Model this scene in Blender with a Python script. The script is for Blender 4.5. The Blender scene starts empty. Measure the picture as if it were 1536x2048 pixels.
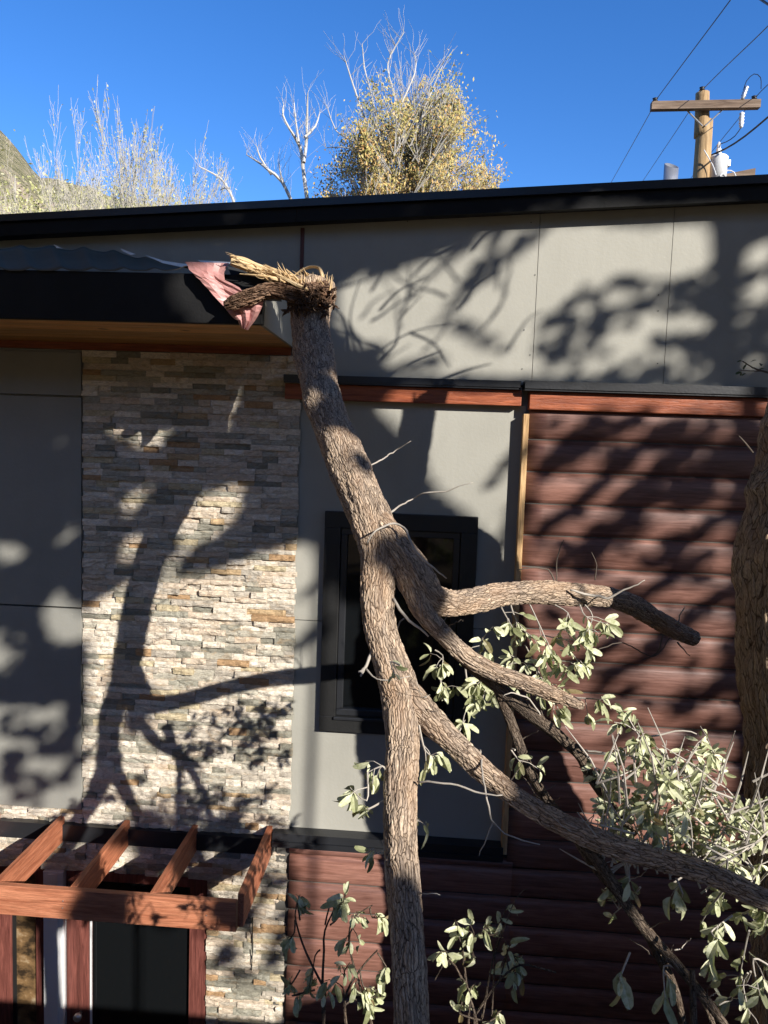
import bpy, math, random, numpy as np
from mathutils import Vector, Matrix, noise
random.seed(7); rng=np.random.RandomState(7)
sc=bpy.context.scene; COL=sc.collection
# ---------------------------------------------------------------- camera
F=1480.0
def basis(yaw,pitch,roll):
    yaw,pitch,roll=map(math.radians,(yaw,pitch,roll))
    cy,sy,cp,sp,cr,sr=math.cos(yaw),math.sin(yaw),math.cos(pitch),math.sin(pitch),math.cos(roll),math.sin(roll)
    f=Vector((sy*cp,cy*cp,sp)); r0=Vector((cy,-sy,0)); u0=r0.cross(f)
    return cr*r0+sr*u0,-sr*r0+cr*u0,f
CR,CU,CF=basis(-3.5,-5.06,2.0)
CAM=Vector((0,-5,4.7))
cd=bpy.data.cameras.new('camera'); co=bpy.data.objects.new('camera',cd); COL.objects.link(co)
m=Matrix((CR,CU,-CF)).transposed().to_4x4(); m.translation=CAM; co.matrix_world=m
cd.sensor_fit='VERTICAL'; cd.sensor_height=36; cd.lens=F/2048*36; cd.clip_start=.05; cd.clip_end=3000
sc.camera=co
# ---------------------------------------------------------------- sun, sky, exposure
SX,SZ=.9,.6                       # per metre out of the wall the sun stands this much right and up
sund=Vector((SX,-1,SZ)).normalized()
w=bpy.data.worlds.new('World'); sc.world=w; w.use_nodes=True
nt=w.node_tree; bg=nt.nodes['Background']
sky=nt.nodes.new('ShaderNodeTexSky'); sky.sky_type='NISHITA'; sky.sun_disc=False
sky.sun_elevation=math.asin(sund.z); sky.sun_rotation=math.atan2(sund.x,sund.y)
sky.altitude=1500; sky.air_density=1.0; sky.dust_density=.6; sky.ozone_density=3.0
hs=nt.nodes.new('ShaderNodeHueSaturation'); hs.inputs['Saturation'].default_value=1.27; hs.inputs['Hue'].default_value=.510; hs.inputs['Value'].default_value=1.04
nt.links.new(sky.outputs[0],hs.inputs['Color']); nt.links.new(hs.outputs[0],bg.inputs['Color'])
bg.inputs['Strength'].default_value=.132
sl=bpy.data.lights.new('sun','SUN'); sl.energy=4.8; sl.angle=math.radians(.5); sl.color=(1,.95,.87)
so=bpy.data.objects.new('sun',sl); COL.objects.link(so); so.rotation_euler=sund.to_track_quat('Z','Y').to_euler()
vs=sc.view_settings; vs.view_transform='Standard'; vs.look='None'; vs.exposure=.75; vs.gamma=1
sc.render.engine='CYCLES'
# ---------------------------------------------------------------- helpers
def ray(px,py): return CF+CR*((px-768)/F)-CU*((py-1024)/F)
def P(px,py,d):
    v=ray(px,py); return CAM+v*((5-d)/v.y)
def PXZ(px,py,d):
    p=P(px,py,d); return p.x,p.z
def Q(p):
    v=p-CAM; k=v.dot(CF); return 768+F*v.dot(CR)/k, 1024-F*v.dot(CU)/k
def tag(o,label=None,cat=None,group=None,kind=None):
    if label:o['label']=label
    if cat:o['category']=cat
    if group:o['group']=group
    if kind:o['kind']=kind
    return o
def empty(name,loc=(0,0,0),parent=None,**k):
    o=bpy.data.objects.new(name,None); COL.objects.link(o); o.location=loc; o.empty_display_size=.1
    if parent:o.parent=parent
    return tag(o,**k)
class MB:
    def __init__(s): s.v=[];s.f=[];s.at=[];s.fr=[];s.n=0
    def add(s,v,f,at=None,r=0.):
        b=s.n; s.v.extend([tuple(x) for x in v]); s.f.extend([tuple(i+b for i in q) for q in f])
        s.at.extend(at if at is not None else [tuple(x) for x in v]); s.fr.extend([r]*len(f)); s.n+=len(v)
    def box(s,x0,x1,y0,y1,z0,z1,r=0.):
        v=[(x0,y0,z0),(x1,y0,z0),(x1,y1,z0),(x0,y1,z0),(x0,y0,z1),(x1,y0,z1),(x1,y1,z1),(x0,y1,z1)]
        s.add(v,[(0,3,2,1),(4,5,6,7),(0,1,5,4),(1,2,6,5),(2,3,7,6),(3,0,4,7)],r=r)
    def hexa(s,a,b,r=0.):
        # a,b : two quads (4 points each, same order)
        s.add(list(a)+list(b),[(3,2,1,0),(4,5,6,7),(0,1,5,4),(1,2,6,5),(2,3,7,6),(3,0,4,7)],r=r)
    def prism(s,poly,y0,y1,r=0.):
        n=len(poly); v=[(x,y0,z) for x,z in poly]+[(x,y1,z) for x,z in poly]
        s.add(v,[tuple(range(n)),tuple(range(2*n-1,n-1,-1))]+[(i,i+n,(i+1)%n+n,(i+1)%n) for i in range(n)],r=r)
    def tube(s,pts,rad,n=8,lumpy=0.,cap=True,r=0.,flat=1.):
        pts=[Vector(p) for p in pts]; L=0; V=[];A=[];prev=None
        for i,p in enumerate(pts):
            t=(pts[min(i+1,len(pts)-1)]-pts[max(i-1,0)]).normalized()
            if prev is None:
                a=Vector((0,-1,0)) if abs(t.y)<.9 else Vector((0,0,1)); x=(a-t*a.dot(t)).normalized()
            else: x=(prev-t*prev.dot(t)).normalized()
            prev=x; y=t.cross(x)
            if i: L+=(p-pts[i-1]).length
            R=rad[i]
            for k in range(n):
                a=2*math.pi*k/n; c,q=math.cos(a),math.sin(a)
                rr=R
                if lumpy: rr=R*(1+lumpy*noise.noise(Vector((c*1.3+p.x*3,q*1.3+p.y*3,L*5)))+.4*lumpy*noise.noise(Vector((c*4,q*4,L*14+p.x))))
                V.append(p+(x*c+y*q*flat)*rr); A.append((c*R,q*R,L))
        f=[]
        for i in range(len(pts)-1):
            for k in range(n):
                k2=(k+1)%n; f.append((i*n+k,i*n+k2,(i+1)*n+k2,(i+1)*n+k))
        if cap: f.append(tuple(range(n-1,-1,-1))); f.append(tuple(range((len(pts)-1)*n,len(pts)*n)))
        s.add(V,f,A,r)
    def build(s,name,mat,parent=None,smooth=False,bevel=0,**k):
        me=bpy.data.meshes.new(name); me.from_pydata(s.v,[],s.f); me.update()
        a=me.attributes.new('bk','FLOAT_VECTOR','POINT'); a.data.foreach_set('vector',np.array(s.at,dtype=np.float32).ravel())
        a=me.attributes.new('rnd','FLOAT','FACE'); a.data.foreach_set('value',np.array(s.fr,dtype=np.float32))
        if smooth: me.polygons.foreach_set('use_smooth',[True]*len(me.polygons))
        me.materials.append(mat)
        o=bpy.data.objects.new(name,me); COL.objects.link(o)
        if parent:
            o.parent=parent; o.matrix_parent_inverse=Matrix.Translation(-parent.location) if parent.location.length else Matrix()
        if bevel:
            b=o.modifiers.new('bevel','BEVEL'); b.width=bevel; b.segments=2; b.limit_method='ANGLE'
        return tag(o,**k)
def smooth_path(c,step):
    # c: list of tuples (x,y,z,r) -> catmull-rom resampled
    c=[np.array(x,float) for x in c]; out=[]
    for i in range(len(c)-1):
        p0=c[max(i-1,0)];p1=c[i];p2=c[i+1];p3=c[min(i+2,len(c)-1)]
        n=max(2,int(np.linalg.norm((p2-p1)[:3])/step))
        for k in range(n):
            t=k/n; out.append(.5*((2*p1)+(-p0+p2)*t+(2*p0-5*p1+4*p2-p3)*t*t+(-p0+3*p1-3*p2+p3)*t**3))
    out.append(c[-1]); return [Vector(o[:3]) for o in out],[max(.0008,o[3]) for o in out]
def ppath(L,step):
    # L: (px,py,d,width px)
    c=[]
    for px,py,d,wd in L:
        p=P(px,py,d); c.append((p.x,p.y,p.z,wd/2/F*(p-CAM).dot(CF)))
    return smooth_path(c,step)
# ---------------------------------------------------------------- materials
class M:
    def __init__(s,name):
        s.m=bpy.data.materials.new(name); s.m.use_nodes=True; s.t=s.m.node_tree; s.b=s.t.nodes['Principled BSDF']; s.out=s.t.nodes['Material Output']
    def n(s,t,**k):
        x=s.t.nodes.new('ShaderNode'+t)
        for a,b in k.items():
            if a.startswith('_'): x.inputs[int(a[1:])].default_value=b
            else: setattr(x,a,b)
        return x
    def l(s,a,b): s.t.links.new(a,b)
    def co(s,scale=(1,1,1),src='Object'):
        mp=s.n('Mapping'); mp.inputs['Scale'].default_value=scale
        if src=='bk':
            a=s.n('Attribute',attribute_name='bk'); s.l(a.outputs['Vector'],mp.inputs[0])
        else:
            tc=s.n('TexCoord'); s.l(tc.outputs[src],mp.inputs[0])
        return mp.outputs[0]
    def noise(s,v,scale,detail=4,rough=.55,dist=0):
        x=s.n('TexNoise'); x.inputs['Scale'].default_value=scale; x.inputs['Detail'].default_value=detail; x.inputs['Roughness'].default_value=rough; x.inputs['Distortion'].default_value=dist
        s.l(v,x.inputs['Vector']); return x.outputs['Fac']
    def ramp(s,f,st,interp='LINEAR'):
        x=s.n('ValToRGB'); r=x.color_ramp; r.interpolation=interp
        while len(r.elements)<len(st): r.elements.new(.5)
        for e,(p,c) in zip(r.elements,st): e.position=p; e.color=(*c,1) if len(c)==3 else c
        s.l(f,x.inputs[0]); return x.outputs[0]
    def mix(s,f,a,b,mode='MIX'):
        x=s.n('MixRGB',blend_type=mode)
        for i,v in ((0,f),(1,a),(2,b)):
            if isinstance(v,(int,float)): x.inputs[i].default_value=v
            elif isinstance(v,tuple): x.inputs[i].default_value=(*v,1)
            else: s.l(v,x.inputs[i])
        return x.outputs[0]
    def math(s,op,a,b=0.):
        x=s.n('Math',operation=op)
        for i,v in ((0,a),(1,b)):
            if isinstance(v,(int,float)): x.inputs[i].default_value=v
            else: s.l(v,x.inputs[i])
        return x.outputs[0]
    def bump(s,h,dist=.01,st=1.):
        x=s.n('Bump'); x.inputs['Strength'].default_value=st; x.inputs['Distance'].default_value=dist; s.l(h,x.inputs['Height']); s.l(x.outputs[0],s.b.inputs['Normal'])
    def col(s,c):
        if isinstance(c,tuple): s.b.inputs['Base Color'].default_value=(*c,1)
        else: s.l(c,s.b.inputs['Base Color'])
    def rough(s,r,spec=.5,metal=0):
        if isinstance(r,(int,float)): s.b.inputs['Roughness'].default_value=r
        else: s.l(r,s.b.inputs['Roughness'])
        s.b.inputs['Specular IOR Level'].default_value=spec; s.b.inputs['Metallic'].default_value=metal; return s
def paint(name,c,r=.5,var=.12,spec=.4,bump=.0015,metal=0):
    x=M(name); v=x.co(); a=x.noise(v,2.2,6,.6); b=x.noise(v,60,4,.6)
    k=x.ramp(a,[(.3,tuple(q*(1-var) for q in c)),(.7,tuple(min(1,q*(1+var)) for q in c))])
    sp=x.ramp(x.noise(v,23,2,.5),[(.70,(0,0,0)),(.76,(1,1,1))]); 
    x.col(x.mix(x.math('MULTIPLY',sp,.12),k,tuple(min(1,q*1.6+.05) for q in c))); x.bump(b,bump); x.rough(r,spec,metal); return x.m
def panelmat(name,c):
    x=M(name); v=x.co(); st=x.noise(x.co((3.2,3.2,.35)),1.3,6,.62); bl=x.noise(v,1.1,7,.62,.4); sp=x.ramp(x.noise(v,30,2,.5),[(.74,(0,0,0)),(.78,(1,1,1))])
    k=x.mix(1.,x.ramp(bl,[(.3,tuple(q*.90 for q in c)),(.7,tuple(q*1.08 for q in c))]),x.ramp(st,[(.35,(.965,.965,.96)),(.62,(1.02,1.02,1.02))]),'MULTIPLY')
    k=x.mix(x.math('MULTIPLY',sp,.25),k,tuple(min(1,q*1.5) for q in c)); x.col(k); x.bump(x.noise(v,45,3),.0012); x.rough(.62,.3); return x.m
def wood(name,dark,light,axis,r=.5,spec=.4,knots=True,bscale=1.0,src='Object',bd=.004):
    x=M(name); sc_={'x':(.7,9,9),'y':(9,.7,9),'z':(9,9,.7),'b':(9,9,.8)}[axis]
    v=x.co(sc_,'bk' if axis=='b' else src); a=x.noise(v,3.2*bscale,9,.62,1.1); b=x.noise(v,14*bscale,5,.6,.4)
    st=x.ramp(a,[(.28,dark),(.46,tuple((d+l)/2 for d,l in zip(dark,light))),(.66,light)])
    fine=x.ramp(b,[(.35,(.72,.72,.72)),(.6,(1,1,1))])
    c=x.mix(1.,st,fine,'MULTIPLY')
    if knots:
        vo=x.n('TexVoronoi'); vo.inputs['Scale'].default_value=2.4; x.l(x.co((1,1,1)),vo.inputs['Vector'])
        kn=x.ramp(vo.outputs['Distance'],[(.035,(.25,.2,.18)),(.09,(1,1,1))]); c=x.mix(.8,c,kn,'MULTIPLY')
    at=x.n('Attribute',attribute_name='rnd'); tone=x.ramp(at.outputs['Fac'],[(0,(.72,.72,.74)),(1,(1.15,1.12,1.08))]); c=x.mix(1.,c,tone,'MULTIPLY')
    x.col(c); x.bump(x.math('ADD',x.math('MULTIPLY',a,.5),b),bd); x.rough(x.ramp(b,[(.3,(r-.1,)*3),(.8,(r+.15,)*3)]),spec); return x.m
def bark(name,dark,mid,light,cell=(70,70,19),disp=.006,moss=None,dk=1.):
    x=M(name); v0=x.co((1,1,1),'bk')
    nz=x.n('TexNoise'); nz.inputs['Scale'].default_value=14; nz.inputs['Detail'].default_value=3; x.l(v0,nz.inputs['Vector'])
    off=x.n('VectorMath',operation='MULTIPLY_ADD'); x.l(nz.outputs['Color'],off.inputs[0]); off.inputs[1].default_value=(.03*dk,.03*dk,.13*dk); x.l(v0,off.inputs[2])
    mp=x.n('Mapping'); mp.inputs['Scale'].default_value=cell; x.l(off.outputs[0],mp.inputs[0])
    vo=x.n('TexVoronoi',feature='DISTANCE_TO_EDGE'); vo.inputs['Scale'].default_value=1; x.l(mp.outputs[0],vo.inputs['Vector'])
    vc=x.n('TexVoronoi',feature='F1'); vc.inputs['Scale'].default_value=1; x.l(mp.outputs[0],vc.inputs['Vector'])
    plate=x.ramp(vo.outputs['Distance'],[(.0,(0,0,0)),(.10,(.55,)*3),(.30,(1,1,1))])
    fn=x.noise(x.co((90,90,30),'bk'),2.5,8,.7)
    ridg=x.noise(x.co((60,60,9),'bk'),1.2,6,.65,.6)
    h=x.math('ADD',x.math('MULTIPLY',plate,.6),x.math('ADD',x.math('MULTIPLY',fn,.35),x.math('MULTIPLY',ridg,.7)))
    c=x.ramp(x.math('ADD',x.math('MULTIPLY',fn,.6),x.math('MULTIPLY',ridg,.4)),[(.32,dark),(.5,mid),(.68,light)])
    pc=x.n('SeparateColor'); x.l(vc.outputs['Color'],pc.inputs[0])
    c=x.mix(1.,c,x.ramp(pc.outputs[0],[(0,(.72,.70,.70)),(1,(1.25,1.2,1.12))]),'MULTIPLY')
    c=x.mix(1.,c,x.ramp(plate,[(.0,(.18,.15,.14)),(.42,(1,1,1))]),'MULTIPLY')
    big=x.ramp(x.noise(x.co((5,5,2.2),'bk'),2,4,.6),[(.45,(0,0,0)),(.68,(1,1,1))])
    c=x.mix(x.math('MULTIPLY',big,.3),c,moss or (mid[0]*1.5,mid[1]*1.12,mid[2]*.8))
    x.col(c); x.rough(.9,.15)
    if disp:
        dn=x.n('Displacement'); dn.inputs['Scale'].default_value=disp; dn.inputs['Midlevel'].default_value=.75; x.l(h,dn.inputs['Height']); x.l(dn.outputs[0],x.out.inputs['Displacement'])
        x.m.displacement_method='BOTH'
    else: x.bump(h,.006)
    return x.m
MT={}
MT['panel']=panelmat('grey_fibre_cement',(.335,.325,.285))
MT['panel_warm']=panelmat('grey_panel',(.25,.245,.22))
MT['black']=paint('black_metal_trim',(.018,.019,.022),.38,.25,.5,.001)
MT['black_matt']=paint('black_fascia',(.009,.009,.0095),.65,.3,.2)
MT['frame']=paint('black_window_frame',(.016,.016,.016),.45,.25,.4)
MT['white']=paint('white_paint',(.74,.74,.74),.5,.06)
MT['steel']=paint('galvanised_steel',(.55,.55,.55),.38,.15,.5,.001,.8)
MT['roof_metal']=paint('ribbed_metal',(.13,.10,.062),.8,.2,.12,.001,0)
MT['roofing']=paint('dark_roofing',(.05,.05,.055),.9,.3,.2,.004)
MT['stain']=wood('red_stained_timber',(.17,.032,.012),(.44,.125,.05),'x',.42,.35)
MT['stain_y']=wood('red_stained_rafter',(.24,.07,.035),(.56,.22,.12),'y',.48,.3)
MT['stain_b']=wood('red_stained_beam',(.26,.08,.04),(.55,.23,.13),'x',.5,.3)
MT['cut']=wood('cut_end_timber',(.35,.16,.07),(.6,.33,.17),'z',.6,.3,False)
MT['batten']=wood('natural_pine',(.45,.26,.11),(.74,.50,.26),'z',.5,.3,False)
MT['soffit']=wood('varnished_soffit_boards',(.50,.21,.06),(.90,.53,.20),'x',.42,.4)
MT['log']=wood('brown_stained_log',(.15,.062,.044),(.31,.155,.12),'x',.45,.5,True,.8,bd=.0012)
MT['casing']=wood('red_door_casing',(.10,.03,.025),(.26,.09,.07),'z',.45,.3,False)
MT['pole']=wood('weathered_pole',(.30,.17,.07),(.78,.54,.28),'z',.8,.2,False,.6)
MT['arm']=wood('weathered_crossarm',(.18,.12,.08),(.42,.31,.22),'x',.8,.2,False,.6)
MT['bark']=bark('furrowed_grey_bark',(.05,.04,.033),(.36,.285,.22),(.72,.60,.48),(98,98,16),.008)
MT['bark2']=bark('rough_brown_bark',(.07,.05,.032),(.34,.265,.19),(.60,.50,.37),(40,40,10),.018,dk=.5)
MT['bark_small']=bark('shade_darkened_bark',(.04,.03,.025),(.12,.095,.075),(.24,.20,.165),(120,120,30),0)  # bark darkened so the thin limbs look shaded
MT['bark_torn']=bark('torn_brown_bark',(.035,.022,.015),(.17,.105,.07),(.42,.30,.22),(70,70,14),.012)
MT['twig']=paint('pale_twig',(.40,.36,.31),.8,.25,.2)
MT['twig_dark']=paint('dark_twig',(.10,.08,.065),.8,.25,.2)
x=M('splintered_heartwood'); v=x.co((60,60,5),'bk'); a=x.noise(v,1.5,7,.7,.5); x.col(x.ramp(a,[(.28,(.12,.07,.035)),(.42,(.50,.33,.16)),(.58,(.74,.56,.33)),(.75,(.85,.72,.50))])); x.bump(a,.006); x.rough(.8,.2); MT['split']=x.m
x=M('pale_underside_leaf'); at=x.n('Attribute',attribute_name='rnd')
x.col(x.ramp(at.outputs['Fac'],[(0,(.22,.14,.07)),(.05,(.24,.25,.13)),(.3,(.50,.51,.31)),(1,(.80,.79,.56))])); x.rough(.42,.45)
lb=x.mix(1.,x.t.nodes['Principled BSDF'].inputs['Base Color'].links[0].from_socket,x.ramp(x.noise(x.co(),55,4,.6),[(.32,(.62,.66,.5)),(.55,(1,1,1))]),'MULTIPLY'); x.col(lb)
tr=x.n('BsdfTranslucent'); tr.inputs[0].default_value=(.30,.36,.10,1); ms=x.n('MixShader'); ms.inputs[0].default_value=.18
x.l(x.b.outputs[0],ms.inputs[1]); x.l(tr.outputs[0],ms.inputs[2]); x.l(ms.outputs[0],x.out.inputs[0]); MT['leaf']=x.m
def leafmat(name,st):
    x=M(name); at=x.n('Attribute',attribute_name='rnd'); x.col(x.ramp(at.outputs['Fac'],st)); x.rough(.6,.3); return x.m
MT['leaf_gold']=leafmat('golden_leaf',[(0,(.17,.17,.05)),(.3,(.36,.31,.10)),(.6,(.52,.40,.15)),(.82,(.54,.34,.13)),(1,(.40,.21,.08))])
MT['leaf_lime']=leafmat('yellow_green_leaf',[(0,(.25,.25,.08)),(.6,(.42,.40,.16)),(1,(.5,.46,.28))])
MT['leaf_dark']=leafmat('evergreen_leaf',[(0,(.03,.045,.02)),(1,(.08,.11,.04))])
MT['white_bark']=paint('white_bark',(.50,.46,.40),.8,.2,.2)
MT['grey_bark']=paint('pale_grey_bark',(.42,.38,.31),.85,.2,.2)
MT['pink']=M('pink_primer_metal'); x=MT['pink']; v=x.co(); x.col(x.ramp(x.noise(v,9,5,.6),[(.3,(.36,.165,.15)),(.7,(.52,.28,.26))])); x.rough(.42,.4,.0); x.bump(x.noise(v,30,4),.003); MT['pink']=x.m
x=M('window_glass'); x.col((.006,.007,.008)); x.rough(.06,.5); x.bump(x.noise(x.co(),1.5,2),.004); MT['glass']=x.m
# stone
x=M('split_face_ledger_stone'); at=x.n('Attribute',attribute_name='rnd'); v=x.co((1,1,2.6))
pal=[(0,(.50,.46,.41)),(.10,(.27,.265,.23)),(.18,(.72,.665,.59)),(.34,(.47,.45,.395)),(.43,(.80,.74,.66)),(.58,(.37,.365,.32)),(.66,(.64,.55,.46)),(.82,(.44,.29,.17)),(.85,(.66,.60,.53)),(.92,(.56,.49,.35)),(.975,(.50,.37,.23))]
c=x.ramp(at.outputs['Fac'],pal,'CONSTANT')
n1=x.noise(v,26,8,.65,1.2); n2=x.noise(v,7,5,.6,1.5)
c=x.mix(1.,c,x.ramp(n1,[(.3,(.68,.65,.60)),(.62,(1.14,1.10,1.02))]),'MULTIPLY')
c=x.mix(x.ramp(n2,[(.54,(0,0,0)),(.72,(.6,.6,.6))]),c,(.45,.30,.16))
x.col(c); x.bump(x.math('ADD',n1,x.math('MULTIPLY',x.noise(v,70,4,.7),.5)),.012); x.rough(.75,.3); MT['stone']=x.m
MT['mortar']=paint('mortar',(.10,.095,.085),.9,.2,.2)
x=M('pane_reflection'); v=x.co((1,1,1.5)); x.col(x.ramp(x.noise(v,7,7,.6),[(.40,(.03,.02,.012)),(.56,(.20,.12,.055)),(.72,(.45,.36,.24))])); x.rough(.4); MT['pane_reflection']=x.m  # brown reflection painted as the colour of the sidelight glass
x=M('dry_earth'); v=x.co(); x.col(x.ramp(x.noise(v,1.2,8,.65),[(.3,(.10,.07,.04)),(.7,(.22,.16,.095))])); x.bump(x.noise(v,9,6),.05); x.rough(.95,.1); MT['earth']=x.m
x=M('scrub_hillside'); v=x.co(); n1=x.noise(v,.055,8,.7); n2=x.noise(v,.5,6,.75)
c=x.ramp(n2,[(.36,(.17,.17,.08)),(.5,(.38,.34,.19)),(.62,(.60,.50,.34))]); c=x.mix(x.ramp(n1,[(.5,(0,0,0)),(.6,(1,1,1))]),c,(.68,.53,.38))
x.col(c); x.bump(n2,3.); x.rough(.95,.1); MT['hill']=x.m
print('materials ok')
# ---------------------------------------------------------------- ground, hill
def grid(name,x0,x1,y0,y1,nx,ny,h,mat,**k):
    b=MB(); v=[];f=[]
    for j in range(ny+1):
        for i in range(nx+1):
            X=x0+(x1-x0)*i/nx; Y=y0+(y1-y0)*j/ny; v.append((X,Y,h(X,Y)))
    for j in range(ny):
        for i in range(nx):
            a=j*(nx+1)+i; f.append((a,a+1,a+nx+2,a+nx+1))
    b.add(v,f); return b.build(name,mat,None,True,**k)
def gh(X,Y):
    # yard at -0.5, a steep bank in front of the wall with a terrace on which the photographer stands
    t=max(0,min(1,(-3.9-Y)/.35)); n=.05*noise.noise(Vector((X*.8,Y*.8,0)))
    return -.5+t*3.55+n
def south_blocker(X,Y):
    t=max(0,min(1,(-Y-14)/45)); return 3+15.5*t*t*(3-2*t)+1.2*noise.noise(Vector((X*.07,Y*.07,3)))*t
grid('hill',-110,110,-75,-14,60,24,south_blocker,MT['hill'],kind='structure')  # unseen slope added behind the camera to block low sky light
v=[];f=[];xs=[-1500,-300,-60]+[-20+i*.8 for i in range(51)]+[60,300,1500]; ys=[-600,-120,-40,-20,-12,-8,-6]+[-5+i*.15 for i in range(9)]+[-3.5,-2.5,-1,0,8,30,80,300,2500]
b=MB()
for Y in ys:
    for X in xs: v.append((X,Y,gh(X,Y)))
nx=len(xs)
for j in range(len(ys)-1):
    for i in range(nx-1): f.append((j*nx+i,j*nx+i+1,(j+1)*nx+i+1,(j+1)*nx+i))
b.add(v,f); b.build('ground',MT['earth'],None,True,kind='structure')
prof=[(-400,80),(-200,150),(-60,215),(0,238),(40,285),(75,335),(160,352),(240,383),(340,402),(420,440),(560,520),(800,640),(1700,700)]
def ridge(px):
    for (a,b),(c,d) in zip(prof,prof[1:]):
        if a<=px<=c: return b+(d-b)*(px-a)/(c-a)
    return prof[0][1] if px<prof[0][0] else prof[-1][1]
hb=MB(); v=[];f=[]; NX,NR=130,26
for i in range(NX+1):
    px=-500+2100*i/NX
    for j in range(NR+1):
        t=j/NR; D=60+90*t
        top=P(px,ridge(px)+7*noise.noise(Vector((px*.06,3,0)))+3*noise.noise(Vector((px*.25,1,0))),-145)
        X=top.x*(D+5)/150; z=-1+(top.z+1)*(t**.8)+2.5*noise.noise(Vector((X*.08,D*.08,0)))*t*(1-t)*2
        v.append((X,D,z))
for i in range(NX):
    for j in range(NR): a=i*(NR+1)+j; f.append((a,a+NR+1,a+NR+2,a+1))
n0=len(v)
for i in range(NX+1):
    q=v[i*(NR+1)+NR]; v.append((q[0]*2.5,q[1]+250,-2.))
for i in range(NX): f.append((i*(NR+1)+NR,(i+1)*(NR+1)+NR,n0+i+1,n0+i))
hb.add(v,f); hb.build('hill',MT['hill'],None,True,kind='structure')
# ---------------------------------------------------------------- house
H=empty('house',(0,0,0),label='grey panelled house with stone veneer column, red log siding and black sloping roof edge',cat='house')
def part(b,n,mt,par=H,smooth=False,bevel=0,**k): return b.build(n,MT[mt],par,smooth,bevel,**k)
def line_z(x,a,b): return a[1]+(b[1]-a[1])*(x-a[0])/(b[0]-a[0])
# roof edge (slopes up to the right)
FT=(PXZ(0,430,.15),PXZ(1536,350,.15)); FM=(PXZ(0,444,.15),PXZ(1536,367,.15)); FB=(PXZ(0,472,.13),PXZ(1536,400,.13))
XL,XR=-6.,5.
def zt(x): return line_z(x,*FT)
def zm(x): return line_z(x,*FM)
def zb(x): return line_z(x,*FB)
b=MB(); b.prism([(XL,zm(XL)),(XR,zm(XR)),(XR,zt(XR)),(XL,zt(XL))],-.165,-.10); part(b,'drip_edge','black')
b=MB()
for a,c in ((XL,-.93),(-.928,XR)): b.prism([(a,zb(a)),(c,zb(c)),(c,zm(c)-.004),(a,zm(a)-.004)],-.135,-.095)
part(b,'fascia','black_matt')
b=MB(); b.hexa([(XL,-.09,zt(XL)-.12),(XR,-.09,zt(XR)-.12),(XR,5.2,zt(XR)-.12),(XL,5.2,zt(XL)-.12)],[(XL,-.10,zt(XL)-.004),(XR,-.10,zt(XR)-.004),(XR,5.2,zt(XR)-.02),(XL,5.2,zt(XL)-.02)]); part(b,'roof','roofing')
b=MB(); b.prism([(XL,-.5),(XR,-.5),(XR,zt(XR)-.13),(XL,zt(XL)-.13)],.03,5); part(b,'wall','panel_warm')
# upper grey panels
ZF=5.135
seams=[XL,-3.3,P(605,480,0).x,P(1074,560,0).x,P(1340,560,0).x,P(1340,560,0).x+1.22,XR]
for a,c in zip(seams,seams[1:]):
    b=MB(); g=.0018; z0=ZF if a>-1 else 4.9
    b.prism([(a+g,z0),(c-g,z0),(c-g,zb(c)+.02),(a+g,zb(a)+.02)],-.0,.028); part(b,'cladding_panel','panel')
b=MB(); b.box(seams[2]-.012,seams[2]+.012,-.012,.0,5.2,zb(seams[2])-.003); part(b,'seam_batten','casing',label='thin brown batten covering the seam')
b=MB()
for (px,py) in ((1060,710),(1048,660),(1070,550),(1062,445),(1317,590),(1316,622),(1315,727),(815,443),(1044,738),(420,445)):
    p=P(px,py,0); b=MB(); b.tube([(p.x,-.003,p.z),(p.x,.01,p.z)],[.0038,.0038],8); part(b,'nail_head','black')
# flashing + red trim
zfl=(P(670,752,.0).z,)
xc=P(1055,765,.1).x
b=MB(); b.box(P(567,755,.12).x,xc-.045,-.12,-.0,P(1040,775,.12).z,P(1040,762,.12).z); b.box(P(567,755,.12).x,xc-.055,-.112,-.09,P(1040,775,.12).z-.012,P(1040,775,.12).z); part(b,'flashing','black')
b=MB(); b.box(xc-.02,XR,-.15,-.0,P(1100,778,.15).z,P(1100,762,.15).z); b.box(xc-.02,XR,-.14,-.12,P(1100,778,.15).z-.012,P(1100,778,.15).z); part(b,'flashing','black')
b=MB(); b.box(P(570,780,.07).x,xc-.03,-.075,-.0,P(1040,812,.07).z,P(1040,775,.12).z-.014,.5); part(b,'trim_board','stain',bevel=.004)
b=MB(); b.box(xc+.02,XR,-.10,-.0,P(1100,820,.10).z,P(1100,778,.15).z-.014,.35); part(b,'trim_board','stain',bevel=.004)
# lower grey panels + left panels
def panel(x0,x1,z0,z1,y=-.0,mt='panel',d=.028):
    b=MB(); b.box(x0,x1,y,y+d,z0,z1); return part(b,'cladding_panel',mt,bevel=.002)
xa=P(590,1300,0).x-.03; xb=P(1030,1000,0).x; zs=P(620,1241,0).z
xw0,zw1=PXZ(652,1021,0); xw1=P(956,1037,0).x; zw0=P(640,1457,0).z
zp0=P(800,1668,0).z; zp1=5.0

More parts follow.
